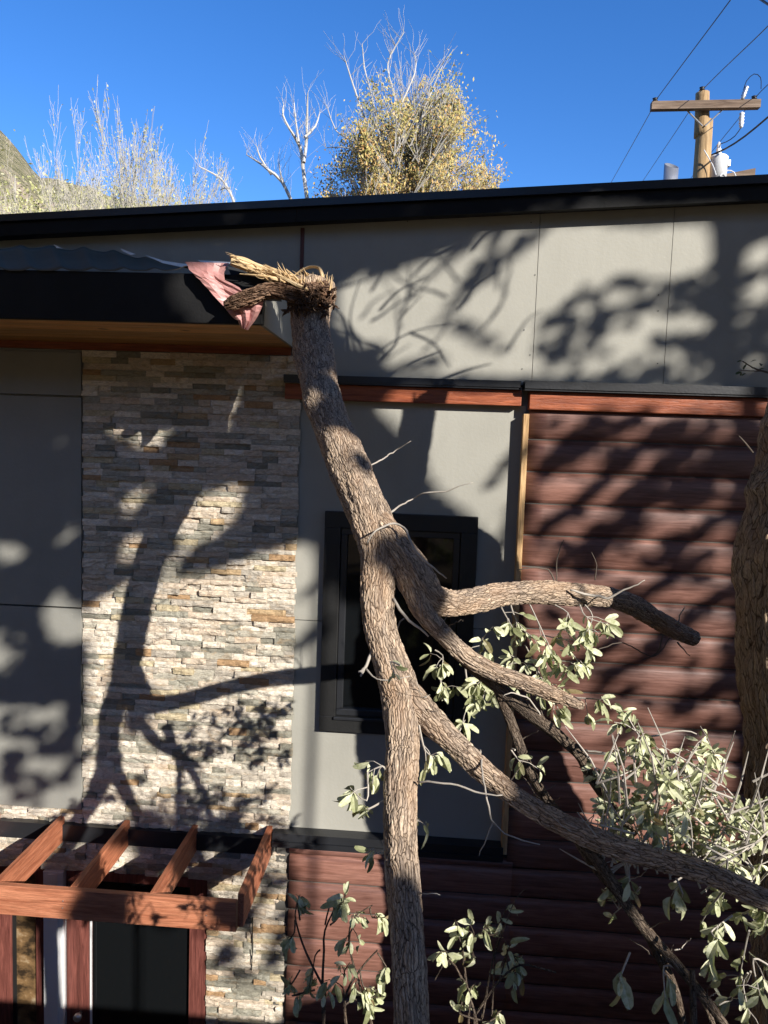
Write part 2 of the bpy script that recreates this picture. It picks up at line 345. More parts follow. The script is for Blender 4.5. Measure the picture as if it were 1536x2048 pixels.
def pan2(pl):
    b=MB(); b.prism(pl,0,.028); return part(b,'cladding_panel','panel')
ii=.02
pan2([(xa,zs+.003),(xw0+ii,zs+.003),(xw0+ii,zw1-ii),(xw1-ii,zw1-ii),(xw1-ii,zs+.003),(xb+.04,zs+.003),(xb+.04,zp1),(xa,zp1)])
pan2([(xa,zp0),(xb+.04,zp0),(xb+.04,zs-.003),(xw1-ii,zs-.003),(xw1-ii,zw0+ii),(xw0+ii,zw0+ii),(xw0+ii,zs-.003),(xa,zs-.003)])
if 0: panel(xa,xw0+.02,zs+.003,zp1); panel(xa,xw0+.02,zp0,zs-.003); panel(xw1-.02,xb+.04,zs+.003,zp1); panel(xw1-.02,xb+.04,zp0,zs-.003)

xs0=P(165,1000,.03).x
zz=[5.27,P(80,791,.03).z,P(80,1212,.03).z,P(80,1614,.03).z]
for z1,z0 in zip(zz,zz[1:]): 
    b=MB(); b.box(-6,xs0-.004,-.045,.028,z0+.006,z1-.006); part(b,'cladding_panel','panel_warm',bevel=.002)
# bottom flashing of lower panels (moulded)
b=MB(); xl=P(545,1645,.1).x
zc=zp0
b.box(xl,.60,-.10,.0,zc-.055,zc-.001); b.box(xl,.60,-.115,-.0,zc-.082,zc-.057); b.box(xl,.60,-.105,-.0,zc-.10,zc-.084); part(b,'flashing','black')
b=MB(); zq=P(250,1690,.07).z; b.box(-6,xl-.002,-.075,.0,zq-.0,zq+.12); part(b,'flashing','black')
# window
def rectframe(b,x0,x1,z0,z1,w,y0,y1):
    b.box(x0,x1,y0,y1,z1-w,z1); b.box(x0,x1,y0,y1,z0,z0+w); b.box(x0,x0+w,y0,y1,z0+w,z1-w); b.box(x1-w,x1,y0,y1,z0+w,z1-w)
W=empty('window',(xw0,0,zw0),H,label='black framed window partly hidden behind the broken trunk')
b=MB(); rectframe(b,xw0,xw1,zw0,zw1,.11,-.045,.02); part(b,'frame','frame',W,bevel=.003)
b=MB(); rectframe(b,xw0+.112,xw1-.112,zw0+.112,zw1-.112,.045,-.02,.025); part(b,'sash','black',W,bevel=.004)
b=MB(); b.box(xw0+.1,xw1-.1,-.062,-.046,zw0+.092,zw0+.112); part(b,'sill','steel',W,bevel=.003) if False else part(b,'sill','black',W,bevel=.003)
b=MB(); b.box(xw0+.15,xw1-.15,.01,.02,zw0+.15,zw1-.15); part(b,'pane','glass',W)
# batten
b=MB(); t0=P(1052,828,.06); t1=P(1008,1700,.06); b.box(t1.x-.02+.04,t1.x+.02+.04,-.07,.0,t1.z-.02,t0.z,.6)
bx=(t0.x+t1.x)/2
b=MB(); b.box(bx-.018,bx+.018,-.085,.0,t1.z-.02,t0.z,.6); part(b,'corner_batten','batten',bevel=.002)
# logs
def logs(name,x0,x1,ztop,zbot,h,yo,par=H):
    b=MB(); z=ztop; i=0
    while z>zbot:
        L=x0; xs_=[x0]
        while xs_[-1]<x1: xs_.append(xs_[-1]+.12)
        n=12; v=[];rr=random.random()
        for X in xs_:
            for k in range(n+1):
                a=k/n; zz_=z-h*a*.985
                y=yo-.026*math.sin(math.pi*min(1,max(0,a*.96+.02)))**.35-.010*(.5-abs(a-.45))+ .0015*noise.noise(Vector((X*1.5,z*3,a*2)))
                if k==n: y=yo+.012
                if k==0: y=yo+.004
                v.append((X,y,zz_+.002*noise.noise(Vector((X*2,z,5)))))
        f=[]
        for j in range(len(xs_)-1):
            for k in range(n): q=j*(n+1)+k; f.append((q,q+1,q+n+2,q+n+1))
        f.append(tuple(range(n,-1,-1)))
        b.add(v,f,r=rr); z-=h; i+=1
    return part(b,name,'log',par,True)
zl=P(1100,832,.08).z; hl=(P(1250,951,.05).z-P(1250,1331,.05).z)/6
b=MB(); b.box(bx+.02,XR,-.03,.0,-.5,zl); b.box(xl+.02,1.,-.03,.0,-.5,zp0-.1); part(b,'log_backing','mortar')
ztop=P(1250,951,.05).z+2*hl
zsp=ztop
while zsp-hl>P(900,1700,.05).z: zsp-=hl
logs('log_siding',bx+.022,XR,ztop,zsp+.01,hl,-.035)
xlow=P(577,1800,.05).x
logs('log_siding',bx+.022,XR,zsp,-.5,hl,-.035)
z1_=zsp
while z1_>zc-.11: z1_-=hl
logs('log_siding',xlow,bx+.02,zc-.102,z1_+.01,zc-.102-z1_,-.036)
logs('log_siding',xlow,bx+.02,z1_,-.5,hl,-.036)
# stone
def stone(name,x0,x1,z0,z1,y,par=H,rough_edge=0.0):
    b=MB(); z=z0; 
    while z<z1-.01:
        h=min(random.choice((.034,.038,.042,.046)),z1-z); x=x0+random.uniform(-.0,.006)
        if z1-z-h<.02: h=z1-z
        while x<x1-.02:
            L=random.uniform(.07,.24)*random.choice((1,1,1.3)); X1=min(x+L,x1+random.uniform(-.004,.012)*(rough_edge>0))
            if x1-X1<.05: X1=x1+random.uniform(-.006,.012)*(rough_edge>0)
            dep=random.choice((0,.004,.008,.012,.018,.024)); nx_=max(3,int((X1-x)/.018)); nz_=3
            v=[];f=[];sd=random.random()*50; tilt=random.uniform(-.008,.008)
            for j in range(nz_+1):
                for i in range(nx_+1):
                    X=x+.0007+(X1-x-.0014)*i/nx_; Z=z+.0007+(h-.0014)*j/nz_
                    e=min(i,nx_-i,1)*min(j,nz_-j,1)
                    yy=y-dep-.012-.011*noise.noise(Vector((X*22+sd,Z*35,sd)))-.004*noise.noise(Vector((X*70,Z*90,sd)))+tilt*(i/nx_-.5)+(0 if e else .003)
                    v.append((X,yy,Z))
            for j in range(nz_):
                for i in range(nx_): a=j*(nx_+1)+i; f.append((a,a+1,a+nx_+2,a+nx_+1))
            # skirt back to the wall
            ring=[i for i in range(nx_+1)]+[j*(nx_+1)+nx_ for j in range(1,nz_+1)]+[nz_*(nx_+1)+i for i in range(nx_-1,-1,-1)]+[j*(nx_+1) for j in range(nz_-1,0,-1)]
            n0=len(v)
            for q in ring: v.append((v[q][0],y,v[q][2]))
            R=len(ring)
            for k in range(R): f.append((ring[k],n0+k,n0+(k+1)%R,ring[(k+1)%R]))
            b.add(v,f,r=random.random()); x=X1
        z+=h
    return part(b,name,'stone',par)
xsr=P(590,1200,.05).x-.005
zst=5.28; zsb=P(400,1700,.05).z
b=MB(); b.box(xs0+.003,xsr-.01,-.0155,.0,zsb,5.3); b.box(-3.6,xs0-.001,-.015,.0,zsb,zz[3]); b.box(-3.6,xsr-.01,-.0145,.0,P(300,1745,0).z,zsb-.001); b.box(P(416,1900,0).x,xsr-.01,-.0145,.0,-.5,P(300,1745,0).z-.001); part(b,'stone_backing','mortar')
ST=stone('stone_veneer',xs0,xsr,zq+.121,zst,-.018,rough_edge=1)
stone('stone_veneer',-3.4,xs0-.003,zq+.121,zz[3]-.002,-.018)
zdh=P(300,1745,0).z
stone('stone_veneer',-3.4,xsr-.01,zdh,zq-.002,-.0175,rough_edge=1)
xdr=P(415,1900,0).x
stone('stone_veneer',xdr,xsr-.01,-.5,zdh-.001,-.0175,rough_edge=1)
# canopy
CN=empty('canopy',(-3.5,-1,5.3),H)
zso=5.33; zct=P(200,543,1).z; xe=P(525,640,1).x
b=MB(); b.box(-6,xe-.002,-1.0,-.955,zso-.0,zct); part(b,'fascia','black_matt',CN,bevel=.003)
b=MB()
k=0; y=-.953
while y<-.01: b.box(-6,xe-.022,y+.0015,min(y+.115,-.002)-.0015,zso+.004+.0*k,zso+.024,random.random()); y+=.118; k+=1
b.box(-6,xe-.022,-.95,-.0,zso+.025,zso+.03,.0)
part(b,'soffit','soffit',CN)
b=MB(); b.box(-6,xe-.03,-.035,-.0,zso-.045,zso+.003,.2); part(b,'soffit_moulding','stain',CN)
b=MB(); b.box(xe-.02,xe,-.953,.0,zso,zct-.02); part(b,'end_panel','panel',CN)
b=MB(); b.box(-6,xe-.022,-.95,-.0,zso+.035,zct-.06); part(b,'deck','black_matt',CN)
# ribbed metal roof sheet, lifted along its back edge
b=MB(); v=[];f=[];nu,nv=260,8
topl=[(-900,498),(0,497),(50,496),(110,494),(125,497),(180,499),(240,503),(255,507),(300,516),(340,523),(372,528),(392,533)]
def tl(px):
    for (a,b_),(c,d) in zip(topl,topl[1:]):
        if a<=px<=c: return b_+(d-b_)*(px-a)/(c-a)
    return topl[-1][1]
for i in range(nu+1):
    px=-900+1290*i/nu
    A=P(px,541-(6 if px>330 else 0)*(px-330)/60 if px>330 else 541,1.02); B=P(px-20,tl(px)+1.5*math.sin(px*.09),.45)
    for j in range(nv+1):
        t=j/nv; p=A.lerp(B,t); rib=.5+.5*math.cos(px*2*math.pi/62); rib=rib**3
        p.z+=.014*rib-.012*math.sin(math.pi*t); v.append(p)
for i in range(nu):
    for j in range(nv): a=i*(nv+1)+j; f.append((a,a+nv+1,a+nv+2,a+1))
b.add(v,f); o=part(b,'ribbed_sheet','roof_metal',CN,True); s_=o.modifiers.new('s','SOLIDIFY'); s_.thickness=.0025
# bright bent corners of the sheet
b=MB()
for poly in ([(107,488),(125,497),(113,496)],[(241,497),(271,508),(262,510),(246,503)],[(290,510),(330,522),(380,529),(395,532),(362,534),(325,526)],[(395,520),(460,524),(462,528),(405,526)]):
    b=MB(); vs_=[P(px,py,.95) for px,py in poly]; n=len(vs_); b.add(vs_+[q+Vector((0,.004,0)) for q in vs_],[tuple(range(n)),tuple(range(2*n-1,n-1,-1))]+[(i,i+n,(i+1)%n+n,(i+1)%n) for i in range(n)]); part(b,'bent_edge','steel',CN)
# torn pink sheet hanging over the fascia
rows=[((370,524),(458,527)),((380,540),(448,545)),((392,553),(449,560)),((405,565),(480,575)),((418,580),(490,590)),((432,597),(500,600)),((448,614),(527,604)),((463,632),(520,622)),((476,641),(508,642)),((483,656),(494,660))]
v=[];f=[];nu=6;R2=[]
for i in range(len(rows)-1):
    for k in range(2):
        t=k/2; R2.append(tuple(tuple(rows[i][e][c]*(1-t)+rows[i+1][e][c]*t for c in (0,1)) for e in (0,1)))
R2.append(rows[-1])
for j,(a,c) in enumerate(R2):
    for i in range(nu+1):
        t=i/nu; px=a[0]+(c[0]-a[0])*t; py=a[1]+(c[1]-a[1])*t
        d=1.05+.03*abs(math.sin(t*3.4+j*.18))+.014*noise.noise(Vector((i*.9,j*.55,0)))+(.05*max(0,(j-11)/7)*(i%2))
        if j<3: d-=.04*(3-j)/3
        if i in (0,nu): px+=3*noise.noise(Vector((j*.7,i,0)))
        v.append(P(px,py,d))
for j in range(len(R2)-1):
    for i in range(nu): q=j*(nu+1)+i; f.append((q,q+1,q+nu+2,q+nu+1))
b=MB(); b.add(v,f); o=part(b,'torn_sheet','pink',CN,False,label='pinkish torn metal sheet crumpled over the canopy corner'); s_=o.modifiers.new('s','SOLIDIFY'); s_.thickness=.003
b=MB(); v=[P(455,533,.97),P(520,545,.95),P(562,560,.94),P(560,592,.97),P(520,590,1.0),P(470,570,1.0)]
b.add(v+[q+Vector((0,.05,-.02)) for q in v],[tuple(range(6)),tuple(range(11,5,-1))]+[(i,i+6,(i+1)%6+6,(i+1)%6) for i in range(6)]); part(b,'crushed_fascia','black',CN,label='crushed end of the black fascia')
# pergola over the door
PG=empty('pergola',(-1.5,-.85,1.79),H)
zb1,zb0=1.975,1.79; xbe=P(475,1795,.85).x
for k in range(6):
    xr=[P(548,1642,0).x,P(400,1637,0).x,P(265,1627,0).x,P(135,1617,0).x,P(135,1617,0).x-.48,P(135,1617,0).x-.96][k]
    b=MB(); b.box(xr-.038,xr,-.85+.002,-.04,zb0+.004,zb1+(.03 if k==0 else 0),random.random()); part(b,'rafter','stain_y',PG,bevel=.004)
b=MB(); b.box(-6,xbe+.002,-.892,-.851,zb0,zb1,.7); part(b,'beam','stain_b',PG,bevel=.004)
b=MB(); b.box(xbe+.0025,xbe+.0045,-.892,-.851,zb0+.002,zb1-.002,.7); part(b,'beam_end','cut',PG)
b=MB()
for px,py in ((126,1802),(125,1816),(413,1831)):
    p=P(px,py,.893); b=MB(); b.tube([(p.x,-.895,p.z),(p.x,-.88,p.z)],[.004,.004],8); part(b,'screw_head','steel',PG)
# door, post, sidelight
DR=empty('door',(-2,0,-.5),H,label='red framed glass door under the pergola')
X=lambda px:P(px,1950,0).x
b=MB(); b.box(X(137),X(185)-.0,-.03,.02,-.5,zdh-.01,.5); b.box(X(380),X(414)-.003,-.03,.02,-.5,zdh-.01,.2); b.box(X(185),X(380),-.03,.02,zdh-.075,zdh-.01,.4); part(b,'casing','casing',DR,bevel=.004)
b=MB(); b.box(X(183)+.005,X(187)+.005,-.036,-.031,-.5,zdh-.08); part(b,'weather_strip','white',DR)
b=MB(); b.box(X(186),X(380),.0,.015,-.5,zdh-.076); part(b,'pane','glass',DR)
b=MB(); p=P(155,2035,.08); b.tube([(p.x,-.03,p.z),(p.x,-.06,p.z),(p.x,-.065,p.z),(p.x,-.09,p.z),(p.x,-.1,p.z)],[.012,.012,.028,.03,.012],14); part(b,'handle','brass' if 'brass' in MT else 'steel',DR,True)
SLW=empty('sidelight',(-3,0,-.5),H,label='narrow sidelight left of the white post')
b=MB(); b.box(X(-60),X(27),-.03,.02,-.5,zdh-.01,.4); b.box(X(75),X(96),-.02,.02,-.5,zdh-.01,.1); b.box(X(27),X(75),-.02,.02,zdh-.07,zdh-.01,.1); part(b,'frame','casing',SLW,bevel=.004)
b=MB(); b.box(X(27),X(34),-.01,.01,-.5,zdh-.07); part(b,'sash','frame',SLW)
b=MB(); b.box(X(34),X(75),.0,.015,-.5,zdh-.07); part(b,'pane','pane_reflection',SLW,label='glass with a brown reflection painted into its colour')
b=MB(); b.box(X(97),X(136),-.07,.02,-.5,zdh-.004); b.box(X(97)+.035,X(136)-.035,-.078,-.0701,-.5,zdh-.02); part(b,'door_post','white',bevel=.004,label='white painted post between door and sidelight')
b=MB(); p=P(505,1860,.05); b.tube([(p.x,-.06,p.z+.1),(p.x+.004,-.055,p.z-.15),(p.x,-.06,p.z-.3)],[.004]*3,6); part(b,'cable','frame')
print('house ok')
# ---------------------------------------------------------------- roof pipe
vp=P(1341,360,-1.2); VP=MB(); hgt=.16; r=.055
v=[];f=[];n=20
for z,tl_ in ((-.3,0),(.11,.035)):
    for k in range(n):
        a=2*math.pi*k/n; v.append((vp.x+r*math.cos(a),vp.y+r*math.sin(a),vp.z+z+tl_*-math.cos(a)*.3+tl_*math.sin(a)))
for k in range(n): f.append((k,(k+1)%n,n+(k+1)%n,n+k))
VP.add(v,f); o=VP.build('vent_pipe',MT['steel'],None,True,label='short shiny metal vent pipe poking above the roof edge',cat='pipe'); s_=o.modifiers.new('s','SOLIDIFY'); s_.thickness=.006
# ---------------------------------------------------------------- utility pole
DP=-7.
def pp(px,py,dd=0): return P(px,py,DP+dd)
base=pp(1398,360); UP=empty('utility_pole',(base.x,base.y,-.5),label='brown wooden utility pole with crossarm and transformer behind the roof',cat='utility pole')
k=F/12.2
b=MB(); a=pp(1405,186); c=pp(1402,360); dn=(c-a).normalized()
ax=lambda z:a+(c-a)*((z-a.z)/(c.z-a.z))
bb=Vector((c.x-.05,c.y,-.5)); pts,rad=smooth_path([(*a,.098),(*(a.lerp(c,.5)),.112),(*c,.122),(*bb,.16)],.1); b.tube(pts,rad,24,.03); b.build('pole',MT['pole'],UP,True)
b=MB(); l_=pp(1302,213,.16); r_=pp(1519,209,.16); h2=.058
b.hexa([l_+Vector((0,-.05,-h2)),l_+Vector((0,.05,-h2)),l_+Vector((0,.05,h2)),l_+Vector((0,-.05,h2))],[r_+Vector((0,-.05,-h2)),r_+Vector((0,.05,-h2)),r_+Vector((0,.05,h2)),r_+Vector((0,-.05,h2))]); b.build('crossarm',MT['arm'],UP)
for q,e in (((1375,222),(1405,252)),((1447,218),(1410,252))):
    b=MB(); A=pp(*q,.13); B=pp(*e,.13); b.tube([A,B],[.011,.011],6); b.build('brace',MT['steel'],UP)
for q in ((1310,204),(1404,182),(1508,200)):
    A=pp(*q,.12 if q[0]!=1404 else 0); b=MB(); b.tube([A+Vector((0,0,-.05)),A,A+Vector((0,0,.01)),A+Vector((0,0,.03)),A+Vector((0,0,.05)),A+Vector((0,0,.06))],[.012,.03,.045,.03,.042,.02],14); b.build('insulator',MT['frame'],UP,True)
b=MB(); A=pp(1436,318); 
b.tube([A+Vector((0,0,-.35)),A+Vector((0,0,-.02)),A+Vector((0,0,0)),A+Vector((0,0,.01)),A+Vector((0,0,.04)),A+Vector((0,0,.065))],[.14,.14,.15,.15,.12,.03],28); tk=b.build('transformer',MT['white'],UP,True,label='pale grey transformer can')
b=MB(); B=A+Vector((.0,0,.06)); b.tube([B,B+Vector((0,0,.03)),B+Vector((0,0,.05)),B+Vector((0,0,.08)),B+Vector((0,0,.10)),B+Vector((0,0,.15)),B+Vector((0,0,.19))],[.045,.045,.03,.04,.025,.03,.01],14); b.build('bushing',MT['white'],tk,True)
for q in ((A.x-.2,A.x-.13,A.y-.02,A.y+.02,A.z-.06,A.z-.02),(A.x-.2,A.x-.13,A.y-.02,A.y+.02,A.z-.25,A.z-.2),(A.x+.135,A.x+.17,A.y-.06,A.y+.02,A.z-.12,A.z-.03)):
    b=MB(); b.box(*q); b.build('bracket',MT['steel'],UP)
def isol(q,e):
    A=pp(*q,.2);B=pp(*e,.2); b=MB(); pts=[A.lerp(B,t/10) for t in range(11)]; b.tube(pts,[.012]+[.04,.026]*4+[.03,.015],12); return b
isol((1494,172),(1484,200)).build('fuse_cutout',MT['steel'],UP,True); isol((1484,224),(1482,256)).build('fuse_cutout',MT['white'],UP,True)
b=MB(); pts,rad=smooth_path([(*pp(1487,180,.2),.006),(*pp(1493,162,.2),.006),(*pp(1508,148,.2),.006),(*pp(1521,155,.2),.006),(*pp(1522,178,.2),.006)],.05); b.tube(pts,rad,5); b.build('jumper_wire',MT['frame'],UP); b=MB()
pts,rad=smooth_path([(*pp(1482,255,.2),.007),(*pp(1470,272,.2),.007),(*pp(1452,284,.1),.007),(*pp(1436,289),.007)],.05); b.tube(pts,rad,5); b.build('jumper_wire',MT['frame'],UP)
b=MB(); pts,rad=smooth_path([(*pp(1408,300,.2),.008),(*pp(1425,330,.2),.008),(*pp(1432,350,.2),.008)],.05); b.tube(pts,rad,5); pts,rad=smooth_path([(*pp(1440,352,.2),.01),(*pp(1455,341,.2),.01),(*pp(1468,345,.2),.01),(*pp(1472,356,.2),.01)],.05); b.tube(pts,rad,5); b.build('lead_wire',MT['white'],UP)
b=MB(); A=pp(1435,357,.0); B=pp(1508,344,.0); b.hexa([A+Vector((0,-.05,-.06)),A+Vector((0,.05,-.06)),A+Vector((0,.05,.03)),A+Vector((0,-.05,.03))],[B+Vector((0,-.05,-.06)),B+Vector((0,.05,-.06)),B+Vector((0,.05,.04)),B+Vector((0,-.05,.04))]); b.build('lower_arm',MT['arm'],UP)
def wire(name,L,r,label,g='power lines strung from the utility pole',mt='frame'):
    pts,rad=smooth_path([(*P(px,py,d),r*(1 if len(q)==0 else q[0])) for px,py,d,*q in L],.5); b=MB(); b.tube(pts,rad,5); b.build(name,MT[mt],None,label=label,cat='cable',group=g)
wire('power_line',[(1480,-30,-2.5),(1461,0,-3),(1310,203,-7),(1302,222,-7.4),(1225,360,-14),(1190,420,-18)],.006,'thin wire crossing the left end of the pole crossarm')
wire('power_line',[(1570,10,-3),(1536,52,-3.6),(1404,181,-7),(1375,228,-9),(1287,360,-15),(1240,430,-19)],.006,'thin wire passing over the very top of the wooden pole')
wire('power_line',[(1570,140,-6),(1536,169,-6.4),(1508,198,-7),(1475,240,-8.5),(1420,308,-11),(1382,356,-14),(1340,410,-18)],.006,'thin wire at the right end of the pole crossarm')
wire('service_cable',[(1580,195,-5.2),(1536,234,-5.8),(1490,272,-6.4),(1450,298,-6.8),(1410,315,-7)],.014,'thick black cable sagging to the pole beside the transformer')
wire('service_cable',[(1560,20,-3.0),(1545,14,-3.2),(1520,-2,-3.6),(1490,-20,-4)],.012,'short bit of black cable in the top right corner of the photo')
# ---------------------------------------------------------------- background trees
def inpoly(x,y,P_):
    c=False; j=len(P_)-1
    for i in range(len(P_)):
        if (P_[i][1]>y)!=(P_[j][1]>y) and x<(P_[j][0]-P_[i][0])*(y-P_[i][1])/(P_[j][1]-P_[i][1])+P_[i][0]: c=not c
        j=i
    return c
def bgtree(name,root,height,spread,nl,levels,mt,leafmt,lsize,nleaf,seed,lean=(0,0),upright=.8,r0=.2,start=.3,label='',cat='tree',group='trees beyond the roof',zmin_leaf=0,nb=(3,5),leaf_top=1.,fit=None,rmin=.007,env=None):
    R=random.Random(seed); T=MB(); tips=[]; TB=[]
    root=Vector(root)
    def grow(p,d,L,r,lev):
        n=6 if lev<2 else 4; pts=[p.copy()]; rad=[r]; q=p.copy(); dd=d.copy()
        for i in range(n):
            dd=(dd+Vector((R.gauss(0,.13),R.gauss(0,.13),R.gauss(0,.06)+.05*upright))).normalized(); q=q+dd*(L/n); pts.append(q.copy()); rad.append(r*(1-.75*(i+1)/n))
        TB.append((pts,rad,7 if lev==0 else (5 if lev<2 else 3)))
        if lev>=levels: tips.append(pts); return
        m_=R.randint(*nb)+(2 if lev==0 else 0)
        for k in range(m_):
            t=(start if lev==0 else .25)+(1-(start if lev==0 else .25))*(k+R.random())/m_; i=min(n-1,int(t*n)); pt=pts[i].lerp(pts[i+1],t*n-i)
            az=R.uniform(0,6.283); side=Vector((math.cos(az),math.sin(az),0)); dn_=(dd*upright+side*spread*R.uniform(.6,1.2)).normalized()
            grow(pt,dn_,L*R.uniform(.42,.68)*(1-.35*t if lev==0 else 1),rad[i]*.55+.001,lev+1)
    grow(Vector(root),Vector((lean[0],lean[1],1)).normalized(),height,r0,0)
    e=empty(name,root,label=label,cat=cat,group=group)
    if fit:
        va=np.array([tuple(q) for t_ in TB for q in t_[0]]); zt_=va[:,2].max(); kz=fit[2]/(zt_-root.z); hi=va[va[:,2]>root.z+(zt_-root.z)*.6]
        l_,h_=np.percentile(hi[:,0],2),np.percentile(hi[:,0],98); kx=(fit[1]-fit[0])/(h_-l_)
        def fx(p): return Vector((fit[0]+(p[0]-l_)*kx, root.y+(p[1]-root.y)*kx, root.z+(p[2]-root.z)*kz))
        TB=[([fx(q) for q in t_[0]],t_[1],t_[2]) for t_ in TB]; tips=[[fx(q) for q in t_] for t_ in tips]
    if env:
        ou=[(620,470),(625,300),(655,215),(690,105),(725,78),(800,52),(845,85),(885,112),(930,190),(975,225),(980,300),(1015,350),(1000,470)]
        TB=[t_ for t_ in TB if t_[2]>5 or inpoly(*Q(t_[0][-1]),ou)]; tips=[t_ for t_ in tips if inpoly(*Q(t_[-1]),ou)]
    for pts,rad,n in TB: T.tube(pts,[max(q,rmin) for q in rad],n,0,False)
    T.build('trunk',mt,e)
    Lf=MB()
    if tips and nleaf:
        for i in range(nleaf):
            pts=R.choice(tips); j=R.randint(0,len(pts)-2); p=pts[j].lerp(pts[j+1],R.random())+Vector((R.gauss(0,1),R.gauss(0,1),R.gauss(0,1)))*lsize*1.2
            if p.z>leaf_top and R.random()<.985: continue
            if env and (not inpoly(*Q(p),env) or noise.noise(p*.9)+.5*noise.noise(p*2.3)<-.12): continue
            a=Vector((R.gauss(0,1),R.gauss(0,1),R.gauss(0,1))).normalized(); c=a.orthogonal().normalized(); s_=lsize*R.uniform(.5,1.3)
            Lf.add([p-a*s_,p+c*s_*.45,p+a*s_,p-c*s_*.45],[(0,1,2,3)],r=R.random())
        Lf.build('crown',leafmt,e)
    return e
def rt(px,dist): 
    p=P(px,893,-dist); return Vector((p.x,p.y,-.5))
def ht(py,dist): return P(700,py,-dist).z+.5
def ft(a,c,py,dist): return (P(a,893,-dist).x,P(c,893,-dist).x,ht(py,dist))
SYE=[(630,420),(640,360),(670,325),(690,290),(712,270),(700,215),(735,215),(760,190),(790,205),(830,185),(862,130),(885,118),(900,170),(930,215),(968,235),(950,280),(935,310),(965,335),(1008,352),(990,420)]
def clumps(e,dist,env,n,nl,lm,seed,rad=.34,sz=.06):
    R=random.Random(seed); T=MB(); L=MB(); xs_=[q[0] for q in env]; ys_=[q[1] for q in env]; k=0
    while k<n:
        px=R.uniform(min(xs_),max(xs_)); py=R.uniform(min(ys_),max(ys_))
        if not inpoly(px,py,env): continue
        k+=1
        if noise.noise(Vector((px*.022,py*.022,seed)))<-.16 or R.random()<(240-py)/260*.35: continue
        c=P(px,py,-dist)+Vector((0,R.gauss(0,1.0),0)); b_=c+Vector((-(px-810)*.006+R.gauss(0,.2),0,-R.uniform(.5,1.3)))
        for j in range(5):
            t_=c+Vector((R.gauss(0,rad),R.gauss(0,rad),R.gauss(0,rad)+.15)); T.tube([b_,b_.lerp(t_,.5)+Vector((R.gauss(0,.06),0,.04)),t_],[.012,.008,.005],3,0,False)
        m_=int(nl*R.uniform(.3,1.5)*(.45 if py<220 else 1))
        for j in range(m_):
            p=c+Vector((R.gauss(0,rad),R.gauss(0,rad),R.gauss(0,rad*.8))); a=Vector((R.gauss(0,1),R.gauss(0,1),R.gauss(0,1))).normalized(); q=a.orthogonal().normalized(); s_=sz*R.uniform(.5,1.2)
            L.add([p-a*s_,p+q*s_*.5,p+a*s_,p-q*s_*.5],[(0,1,2,3)],r=min(1,max(0,R.gauss(.35+(py-250)*.0015,.25))))
    T.build('branchlets',MT['white_bark'],e,kind='stuff'); L.build('leaves',lm,e,kind='stuff')
def limbs(e,dist,Ls,seed,rk=1.):
    R=random.Random(seed); T=MB()
    for L_ in Ls:
        c=[]
        for i,(px,py,w_) in enumerate(L_): p=P(px,py,-dist); c.append((p.x,p.y+.25*math.sin(i*1.7+seed),p.z,w_*.5/F*(dist+5)*rk))
        pts,rad=smooth_path(c,.25); T.tube(pts,rad,6,.1)
        for k in range(len(pts)*2):
            i=R.randrange(len(pts)//4,len(pts)); a=R.uniform(-.9,.9); d=Vector((math.sin(a),R.gauss(0,.4),math.cos(a))).normalized(); p=pts[i].copy(); q=[p.copy()]
            for j in range(4): d=(d+Vector((R.gauss(0,.25),R.gauss(0,.2),.08))).normalized(); p=p+d*R.uniform(.1,.32); q.append(p.copy())
            T.tube(q,[.007,.006,.005,.004,.003],3,0,False)
    T.build('limbs',MT['white_bark'],e)
E1=bgtree('sycamore_tree',rt(800,20),12,.62,0,4,MT['white_bark'],MT['leaf_gold'],.055,30000,3,(0,0),.85,.22,.45,'tall golden sycamore with bare white top branches, highest tree over the roof',group=None,nb=(4,6),leaf_top=ht(150,20)-.5,fit=ft(700,890,64,20),rmin=.007,env=SYE)
limbs(E1,19.5,[[(800,420,16),(770,330,12),(735,250,9),(700,150,6),(690,120,3)],[(770,330,9),(745,200,7),(728,130,5),(724,85,3)],[(800,300,9),(790,200,7),(775,120,5),(808,62,3)],[(790,240,7),(830,150,5),(828,100,3)],[(820,300,8),(870,170,5),(885,125,3)],[(760,320,8),(705,285,6),(670,255,5),(655,215,3)],[(740,330,7),(700,300,6),(650,290,3)]],4,.5)
clumps(E1,20,SYE,260,105,MT['leaf_gold'],9,.25)
bgtree('sycamore_tree',rt(900,21),12,.62,0,4,MT['white_bark'],MT['leaf_gold'],.055,26000,13,(0,0),.7,.16,.45,'golden sycamore with fuller leaves on the right flank of the tallest one',group=None,nb=(4,6),leaf_top=99,fit=ft(830,990,245,21),rmin=.006,env=SYE)
bgtree('sycamore_tree',rt(700,21),12,.62,0,4,MT['white_bark'],MT['leaf_gold'],.06,26000,17,(0,0),.7,.12,.45,'low russet sycamore at the left foot of the tallest one',group=None,nb=(4,6),leaf_top=99,fit=ft(630,790,280,21),rmin=.009,env=SYE)
def drawn(dist,Ls,lab,seed):
    b_=rt(Ls[0][0][0],dist); e=empty('bare_tree',tuple(b_),label=lab,cat='tree'); T=MB(); t=P(*Ls[0][0][:2],-dist); T.tube([b_,t],[.12,.07],7); T.build('trunk',MT['white_bark'],e); limbs(e,dist,Ls,seed)
drawn(22,[[(618,415,9),(607,350,8),(598,290,7),(580,260,5),(568,235,4),(565,205,2)],[(610,330,7),(612,280,6),(612,235,5),(617,190,2)],[(612,280,5),(630,250,4),(637,222,2)],[(600,290,5),(590,235,3),(586,200,2)]],'bare white forked tree standing alone left of the golden sycamore',5)
